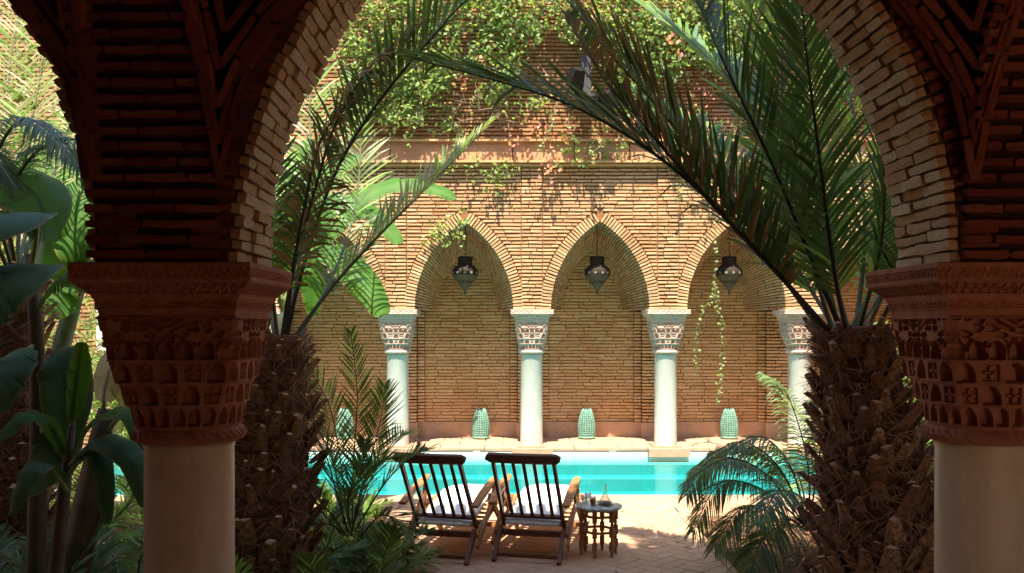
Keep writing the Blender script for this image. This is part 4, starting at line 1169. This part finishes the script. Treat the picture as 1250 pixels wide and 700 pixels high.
# young date palm shoots in the left bed
yp=plant("young_palm",P(425,640,7.0),"spiky young date palm with one tall dark shoot left of the deck chairs","young palm"); yp.location.z=0
ypf=[((430,640,6.9),(432,560,6.9),(436,480,6.9),(428,405,6.9)),((432,640,6.9),(450,570,7.0),(465,510,7.1),(470,470,7.2)),((420,640,6.8),(405,560,6.7),(370,500,6.6),(322,458,6.5)),
 ((425,640,6.9),(415,560,6.9),(400,490,6.9),(368,440,6.9)),((435,645,6.8),(470,590,6.8),(500,560,6.8),(520,550,6.9)),((420,650,6.7),(380,600,6.5),(340,590,6.4),(300,620,6.3)),
 ((430,650,6.7),(440,600,6.6),(455,570,6.5),(480,560,6.4)),((425,650,6.6),(410,600,6.5),(395,550,6.4),(368,530,6.4)),((430,645,7.0),(450,590,7.2),(480,540,7.4),(500,530,7.6)),
 ((420,655,6.6),(390,620,6.4),(360,560,6.3),(345,510,6.3)),((440,655,6.6),(465,630,6.5),(490,640,6.4),(505,670,6.4)),((425,655,6.5),(400,640,6.3),(360,650,6.2),(330,690,6.1)),((430,655,6.5),(425,610,6.4),(440,580,6.3),(445,540,6.3))]
for i,q in enumerate(ypf):
    add_frond(yp,FP(*q),L=.26 if i else .24,n=40,mat=M['frond_blue'] if i in(2,3,7) else M['frond'],mat2=M['frond_lit_tone'],p2=.15,seed=400+i,wid=.0065,r0=.006,vee=.4,droop=.05,start=.25,fwd=.9,jit=.25,rach='rachis_dark',up=Vector((0,-1,.3)) if i in (0,1,3) else Vector((0,0,1)))
lowp=[("low_palm",(465,660,7.6),"small feathery palm right beside the left deck chair leg",M['frond'],14,.5,75),
 ("low_palm",(425,600,8.6),"low green palm between the pool edge and the dark shoot",M['frond_lit_tone'],14,.55,76),
 ("low_palm",(385,620,7.6),"dense mid green palm clump right of the left palm trunk",M['frond_blue'],16,.75,77),
("low_palm",(330,690,5.9),"low feathery green palm at the foot of the left palm trunk",M['frond_lit_tone'],12,.75,71),
 ("low_palm",(400,705,6.1),"low dense palm clump beside the path at the bottom edge",M['frond'],14,.7,72),
 ("low_palm",(455,700,6.8),"small dark palm clump nearest the left deck chair",M['frond'],12,.6,73),
 ("low_palm",(365,650,6.9),"bushy low palm behind the left palm trunk foot",M['frond_blue'],12,.8,74)]
for nm,(px,py,d),lb,mt,n,l,sd in lowp:
    q=P(px,py,d); rosette(nm,(q.x,q.y,0.02),lb,"palm",n,l,.24,mt,sd,rise=1.15,arch=.8,wid=.0065,nl=36,group="low palms in the left bed",mat2=M['frond_lit_tone'],p2=.2,fwd=.9)

# banana plants
def banana_leaf(pts, W, mat, name="leaf", seed=0, fold=.35, face=Vector((0,-.6,.8)), tear=.5, stalk=.18, nl=26):
    r=random.Random(seed); C_=bez(pts,nl); mb=MB(); mb.tube(C_,[.013*(1-.8*i/nl)+.002 for i in range(nl+1)],6,m=1)
    vs=[];fs=[];uv=[];nu=5
    st=int(stalk*nl)
    for sg in (-1,1):
        base=len(vs); tearoff=0; rows=[]
        for i in range(st,nl+1):
            s=(i-st)/(nl-st); t=(C_[min(i+1,nl)]-C_[max(i-1,0)]).normalized(); side=t.cross(face).normalized(); nrm=side.cross(t).normalized()
            wd=W*math.sin(min(1,s*1.15+.02)**.55*math.pi)**.6*(1 if s<.85 else max(.04,(1-s)/.15)**.5) if s<1 else .01
            wd=W*(max(0,math.sin(math.pi*(s*.93+.05)))**.55)
            def row(to):
              for u in range(nu+1):
                q=u/nu; wv=.006*math.sin(s*31+sg)*q
                p=C_[i]+side*sg*wd*q*(1-.12*fold*q)+nrm*(-(fold*.5+abs(to)*1.6)*wd*q*q+wv+.012)-t*(-.25*wd*q)+t*to*W*q
                vs.append(p); uv.append((q,s))
            if i>st and r.random()<tear and i<nl:
                row(tearoff+.02); tearoff=r.uniform(-.05,.03); row(tearoff-.08); rows.append(1); rows.append(0)
            else: row(tearoff); rows.append(1)
        for i in range(len(rows)-1):
            if rows[i+1]==0: continue
            for u in range(nu):
                a=base+i*(nu+1)+u; q=(a,a+1,a+nu+2,a+nu+1); fs.append(q if sg>0 else q[::-1])
    b=len(mb.v); mb.add(vs,fs,0)
    me=mb.mesh(name,[mat,M['midrib']],True)
    ul=me.uv_layers.new(name="UVMap"); li=[0]*len(me.loops); me.loops.foreach_get("vertex_index",li)
    ul.data.foreach_set("uv",[c for v in li for c in (uv[v-b] if v>=b else (0,0))]); return me
def add_leaf(parent,pts,W,mat,**k):
    return link("leaf",banana_leaf([Vector(p)-parent.location for p in pts],W,mat,**k),parent)
# behind the left palm
b1=plant("banana_plant",(-2.3,8.4,0),"sunlit banana plant with broad torn leaves behind the left palm","banana plant")
mb=MB(); mb.tube([(0,0,-.05),(.02,0,.8),(.05,0,1.6),(.06,0,2.3)],[.10,.09,.07,.045],10); mb.build("stem",M['banana_stem'],b1,True)
for i,(pts,W,mt) in enumerate([
 (FP((345,370,8.4),(375,315,8.3),(410,310,8.2),(445,345,8.1),(468,385,8.0)),0.187,'banana'),
 (FP((345,380,8.4),(360,330,8.3),(378,330,8.2),(382,385,8.2)),0.133,'banana'),
 (FP((350,360,8.5),(400,270,8.7),(460,230,8.9),(515,225,9.0),(556,243,9.0)),0.156,'banana'),
 (FP((350,370,8.5),(400,290,8.6),(440,255,8.7),(465,270,8.7),(488,298,8.6)),0.133,'banana'),
 (FP((345,370,8.4),(340,290,8.3),(350,220,8.3),(380,170,8.3)),0.195,'banana'),
 (FP((340,370,8.5),(360,280,8.8),(400,210,9.1),(440,190,9.3)),0.187,'banana'),
 (FP((345,380,8.3),(330,320,8.1),(310,290,8.0),(290,320,7.9)),0.156,'banana'),
 (FP((345,375,8.5),(370,310,8.6),(400,250,8.7),(420,240,8.8)),0.156,'banana')]):
    add_leaf(b1,pts,W,M[mt],seed=500+i,tear=.4)
# left garden
b2=plant("banana_plant",P(45,700,5.3),"tall banana plant with dark blue green leaves at the left edge","banana plant"); b2.location.z=0
mb=MB(); mb.tube([p-b2.location for p in FP((40,900,5.3),(44,700,5.3),(48,520,5.3),(44,400,5.3),(36,310,5.3))],[.06,.055,.05,.04,.025],10); mb.build("stem",M['banana_stem_brown'],b2,True)
for i,(pts,W,mt) in enumerate([
 (FP((38,330,5.3),(45,270,5.1),(20,265,4.9),(-40,290,4.8),(-100,320,4.7)),.17,'banana_dark'),
 (FP((40,360,5.3),(45,330,5.0),(20,330,4.8),(-30,380,4.7),(-80,440,4.7)),.22,'banana_dark'),
 (FP((42,340,5.3),(55,270,5.6),(40,235,5.9),(5,215,6.2),(-40,200,6.4)),.22,'banana'),
 (FP((46,480,5.3),(60,440,5.2),(75,440,5.1),(80,500,5.0),(70,560,5.0)),.15,'banana_dark'),
 (FP((44,380,5.3),(70,345,5.2),(105,330,5.1),(140,360,5.0)),.15,'banana'),
 (FP((46,520,5.3),(70,520,5.1),(60,560,5.0),(30,600,5.0)),.15,'banana_dark'),
 (FP((44,420,5.3),(20,440,5.1),(-10,480,5.0),(-40,540,5.0)),.16,'banana_dark')]):
    add_leaf(b2,pts,W,M[mt],seed=520+i,tear=.2)
b3=plant("banana_plant",P(75,700,8.3),"banana plant with leaning pale stalk and sunlit green leaves near the left arch","banana plant"); b3.location.z=0
mb=MB(); mb.tube([p-b3.location for p in FP((20,900,8.3),(45,600,8.3),(70,440,8.3),(98,340,8.3),(108,290,8.3))],[.11,.10,.085,.065,.04],10); mb.build("stem",M['banana_stem'],b3,True)
for i,(pts,W,mt) in enumerate([
 (FP((105,330,8.3),(95,280,8.3),(75,255,8.4),(60,300,8.4),(55,360,8.4)),.26,'banana'),
 (FP((100,340,8.3),(90,300,8.2),(96,250,8.3),(100,215,8.5)),.26,'banana'),
 (FP((100,345,8.3),(80,345,8.1),(70,360,8.0),(85,385,8.0)),.2,'banana'),
 (FP((105,330,8.3),(120,260,8.5),(100,200,8.7),(40,190,8.8)),.30,'banana'),
 (FP((104,335,8.3),(80,262,8.2),(45,215,8.2),(5,205,8.3),(-30,240,8.4)),.30,'banana'),
 (FP((100,340,8.3),(60,290,8.7),(30,300,8.9),(5,360,9.0)),.30,'banana')]):
    add_leaf(b3,pts,W,M[mt],seed=540+i,tear=.25)
b4=plant("banana_plant",P(75,720,4.9),"young banana plant with one upright rolled leaf left of the column","banana plant"); b4.location.z=0
mb=MB(); mb.tube([p-b4.location for p in FP((60,950,4.9),(68,700,4.9),(78,600,4.9),(88,520,4.9))],[.05,.042,.034,.02],9); mb.build("stem",M['banana_stem_brown'],b4,True)
for i,(pts,W,mt) in enumerate([
 (FP((88,525,4.9),(92,490,4.9),(97,450,4.9),(101,418,4.9)),.07,'banana'),
 (FP((86,560,4.9),(110,520,4.8),(150,505,4.6),(200,540,4.5)),.055,'banana'),
 (FP((84,570,4.9),(120,540,4.7),(160,560,4.6),(180,620,4.5)),.075,'banana_dark'),
 (FP((84,570,4.9),(60,520,4.8),(30,510,4.7),(0,540,4.6)),.06,'banana'),
 (FP((84,580,4.9),(100,560,4.8),(122,560,4.7),(132,640,4.6)),.065,'banana_dark'),
 (FP((82,600,4.9),(60,570,4.7),(35,580,4.6),(15,630,4.6)),.07,'banana_dark')]):
    add_leaf(b4,pts,W,M[mt],seed=560+i,tear=.15,stalk=.12)
b5=plant("banana_plant",P(110,720,5.8),"banana plant with pale dry hanging leaf beside the left column","banana plant"); b5.location.z=0
mb=MB(); mb.tube([p-b5.location for p in FP((75,900,5.8),(90,700,5.8),(108,610,5.8),(122,540,5.8),(130,500,5.8))],[.11,.10,.085,.07,.05],10); mb.build("stem",M['banana_stem_brown'],b5,True)
for i,(pts,W,mt) in enumerate([
 (FP((122,540,5.8),(132,462,5.8),(150,438,5.8),(172,470,5.8),(184,560,5.8)),.20,'banana_dry'),
 (FP((128,530,5.8),(160,500,5.6),(185,540,5.5),(170,610,5.4)),.12,'banana_dark')]):
    add_leaf(b5,pts,W,M[mt],seed=580+i,tear=.3)
# palm trunk and fronds further left
p3=plant("palm_tree",(-3.62,6.7,0),"rough palm trunk at the left edge behind the banana stems","palm")
make_trunk(p3,[(-3.62,6.7,-.1),(-3.62,6.7,.6),(-3.60,6.7,1.3),(-3.62,6.7,2.4)],[.34,.32,.30,.27],130,18,1.1)
for i,(pts,kw) in enumerate([
 (FP((20,330,6.7),(10,250,6.3),(40,190,6.0),(90,170,5.7),(150,190,5.5)),dict(L=.26,wid=.011,mat=M['frond_blue'],droop=.7)),
 (FP((15,330,6.7),(-10,220,6.3),(20,150,5.9),(60,160,5.6),(110,225,5.4)),dict(L=.24,wid=.010,mat=M['frond_blue'],droop=.7)),
 (FP((20,330,6.8),(30,200,7.0),(50,90,7.2),(70,-20,7.4)),dict(L=.5,wid=.009,jit=.3,mat=M['frond_pale'],mat2=M['frond_lit_tone'],p2=.5,up=Vector((0,-1,.1)))),
 (FP((15,330,6.8),(5,200,7.0),(10,90,7.2),(30,-20,7.4)),dict(L=.5,wid=.009,jit=.3,mat=M['frond_lit_tone'],mat2=M['frond_pale'],p2=.4,up=Vector((0,-1,.1)))),
 (FP((25,330,6.8),(60,230,7.2),(85,150,7.6),(90,60,8.0)),dict(L=.45,wid=.009,jit=.3,mat=M['frond_pale'],mat2=M['frond_lit_tone'],p2=.5,up=Vector((0,-1,.1)))),
 (FP((10,330,6.6),(-30,230,6.2),(-20,180,5.9),(20,230,5.6)),dict(L=.25,wid=.010,mat=M['frond'],droop=.7)),
 (FP((20,330,6.9),(60,200,7.8),(120,120,8.6),(200,60,9.2)),dict(L=.5,wid=.010,mat=M['frond_lit_tone']))]):
    add_frond(p3,pts,seed=600+i,n=64,r0=.016,**{**dict(droop=.3),**kw})
for (px,py,d,lb,mt,n,l,sd) in [(20,700,5.4,"dark fern palm in the corner at the bottom left",'fern',14,.8,81),(130,690,5.6,"dark fern palm beside the left column base",'fern',16,.8,82),(160,640,6.6,"spreading fern palm behind the left column in front of the pool",'fern',16,.9,83),
      (90,640,7.4,"green fern palm behind the banana stems",'frond_lit_tone',14,.9,84),(10,600,7.0,"feathery palm clump at the left edge behind the banana stems",'frond_lit_tone',14,.9,85),(215,600,8.4,"green fern palm hidden partly by the left column near the pool",'frond_lit_tone',12,.8,86),(60,560,8.8,"pale green palm clump in the sun at the far left",'frond_pale',14,1.1,87)]:
    q=P(px,py,d); rosette("fern_palm",(q.x,q.y,.02),lb,"fern palm",n,l*1.25,.26,M[mt],sd,rise=1.15,arch=.9,wid=.0085,nl=40,group="fern palms in the left garden",mat2=M['frond'],p2=.3)
# right garden, lit foliage behind the palm trunk
for (px,py,d,lb,mt,n,l,sd) in [(1120,640,7.2,"dark fern palm between the right palm trunk and the column",'fern',16,.8,91),(1150,560,8.4,"sunlit feathery palm behind the right palm trunk",'frond_lit_tone',16,1.2,92),(1105,520,9.4,"pale sunlit palm clump further back on the right",'frond_pale',16,1.3,93),(1190,540,10.2,"bright green palm clump farthest right by the wall",'frond_lit_tone',16,1.5,94)]:
    q=P(px,py,d); rosette("fern_palm",(q.x,q.y,.02),lb,"fern palm",n,l*1.3,.30,M[mt],sd,rise=1.3,arch=.8,wid=.010,nl=44,group="fern palms in the right garden",mat2=M['frond_lit_tone'],p2=.3)
def leafy(name,loc,rad,n,ll,wd,mats,label,cat,seed,dense=1,group=None):
    t=plant(name,loc,label,cat,group); r=random.Random(seed); mb=MB(); st=MB()
    for k in range(16):
        a=r.uniform(0,6.28); e=r.uniform(.3,1); tip=Vector((math.cos(a)*rad[0]*e,math.sin(a)*rad[1]*e,rad[2]*r.uniform(.6,1.9)))
        C_=[Vector((0,0,0)),tip*.5+Vector((0,0,.15)),tip]; st.tube(bez(C_,6),[.014*(1-.8*q/6) for q in range(7)],4)
        for i in range(n//16):
            s=r.uniform(.25,1.05); p=tip*s+Vector((r.gauss(0,.12),r.gauss(0,.12),r.gauss(0,.14)))
            d=Vector((r.gauss(0,1),r.gauss(0,1),r.gauss(.5,.8))).normalized(); l=ll*r.uniform(.6,1.2); s_=d.cross(Vector((r.gauss(0,1),r.gauss(0,1),r.gauss(0,1)))).normalized()*wd*r.uniform(.7,1.2)
            mb.add([p,p+d*l*.5+s_,p+d*l,p+d*l*.5-s_],[(0,1,2,3)],r.randrange(len(mats)))
    mb.build("foliage",mats,t); st.build("stems",M['twig'],t)['kind']='stuff'
for i,(px,d,h,lb) in enumerate([(1090,8.8,1.0,"long leaved green shrub seen between the right trunk and the carved capital"),(1135,11.5,1.3,"yellow green shrub near the right end of the pool"),(1210,8.0,1.1,"leafy shrub behind the right near column")]):
    q=P(px,396,d); leafy("shrub",(q.x,q.y,0),(.6,.6,h),1500,.16,.013,[M['frond_lit_tone'],M['boug_leaf']],lb,"shrub",700+i,group="shrubs in the right garden")
for i,(px,d,h,lb) in enumerate([(60,10.5,1.9,"tall pale bamboo like shrub at the top left behind the palm fronds"),(-10,9,1.8,"bushy green shrub at the far left edge"),(150,12.5,1.0,"shrub near the left end of the pool behind the column")]):
    q=P(px,396,d); leafy("shrub",(q.x,min(q.y,13.5),0),(.8,.6,h),2200,.22,.014,[M['frond_pale'],M['frond_lit_tone']],lb,"shrub",720+i,group="shrubs in the left garden")

# ------------------------------------------------------------------ flowering creeper on the upper wall
bg=plant("bougainvillea",(0,14.6,4.9),"flowering creeper with pink and coral blooms tumbling over the upper brick wall","creeper")
r=random.Random(77); lf=MB(); fl=MB(); st=MB(); loc=bg.location
def clump(mb,p,n,sp,l,mats):
    for i in range(n):
        q=p+Vector((r.gauss(0,sp),r.gauss(0,sp*.5)-.02,r.gauss(0,sp))); d=Vector((r.gauss(0,1),r.gauss(-.3,1),r.gauss(-.2,1))).normalized(); s_=d.cross(Vector((r.gauss(0,1),r.gauss(0,1),r.gauss(0,1)))).normalized()*l*.42
        ll=l*r.uniform(.6,1.3); mb.add([q,q+d*ll*.5+s_,q+d*ll,q+d*ll*.5-s_],[(0,1,2,3)],r.randrange(mats))
def dens(x,z):
    return mnoise.noise((x*.9,z*.9,3.3))+.5*mnoise.noise((x*2.5,z*2.5,9))
for i in range(2600):
    x=r.uniform(-2.6,6.6); z=r.uniform(4.95,7.7)
    edge=(z-4.95)/2.7
    if dens(x,z)+edge*1.25<r.uniform(.38,.68): continue
    p=Vector((x,14.62-r.random()*(.10+.30*edge),z))-loc
    clump(lf,p,13,.10,.075,2)
    if dens(x*1.7+4,z*1.7-8)>.45 and r.random()<.5: clump(fl,p+Vector((0,-.05,0)),5,.045,.075,2)
for i in range(16):     # trailing strands
    x=r.uniform(-2.2,6.2); z=5.1+r.random()*1.2; n_=r.randrange(6,16); p=Vector((x,14.55,z))-loc; pts=[p.copy()]
    for k in range(n_): p=p+Vector((r.gauss(0,.045),r.gauss(0,.015),-.085)); pts.append(p.copy())
    st.tube(pts,.004,4)
    for q in pts[1:]: clump(lf,q,3,.03,.06,2)
for (px,py,n_,s_) in ((590,213,12,.12),(618,208,8,.09),(700,185,10,.12),(545,150,16,.15),(560,270,7,.08),(545,282,10,.10),(530,290,6,.07),(740,180,9,.12),(480,150,10,.15)):
    for k in range(n_): clump(lf,P(px,py,14.68)-loc+Vector((r.gauss(0,s_*1.5),0,r.gauss(0,s_))),6,.05,.07,2)
for (px,py,n_) in ((642,170,5),(648,205,4),(672,190,4),(652,150,4),(700,160,4),(800,50,8),(690,8,8),(600,40,6),(745,45,8),(820,20,6),(770,150,5),(560,90,5),(850,120,5)):
    for k in range(n_): clump(fl,P(px,py,14.6)-loc+Vector((r.gauss(0,.17),0,r.gauss(0,.17))),5,.05,.07,2)
lf.build("foliage",[M['boug_leaf'],M['boug_leaf2']],bg); fl.build("blossom",[M['flower'],M['flower_orange']],bg)
for i in range(90):
    x=r.uniform(-2.4,6.4); z=r.uniform(5.0,7.4); p=Vector((x,14.6,z))-loc; pts=[p.copy()]
    for k in range(7): p=p+Vector((r.gauss(0,.10),r.gauss(0,.03),r.gauss(.0,.12))); pts.append(p.copy())
    st.tube(pts,[.014*(1-.1*q) for q in range(len(pts))],5)
st.build("stems",M['twig'],bg)['kind']='stuff'
# thin pale strands hanging in front of the right arch
hv=plant("hanging_vine",P(872,300,14.5),"thin pale green vine strands dangling before the right arch","vine"); lf=MB(); st=MB()
for q in (((872,250),(873,300),(872,350),(868,365),(855,385),(850,420),(849,452)),((872,350),(876,375),(881,400),(882,440),(879,465),(877,492))):
    pts=[P(a,b,14.5)-hv.location for a,b in q]; C_=bez(pts,40); st=MB(); st.tube(C_,.004,4); st.build("strand",M['rachis'],hv)
    for c_ in C_: clump(lf,c_,2,.018,.055,1)
lf.build("foliage",[M['boug_leaf']],hv)
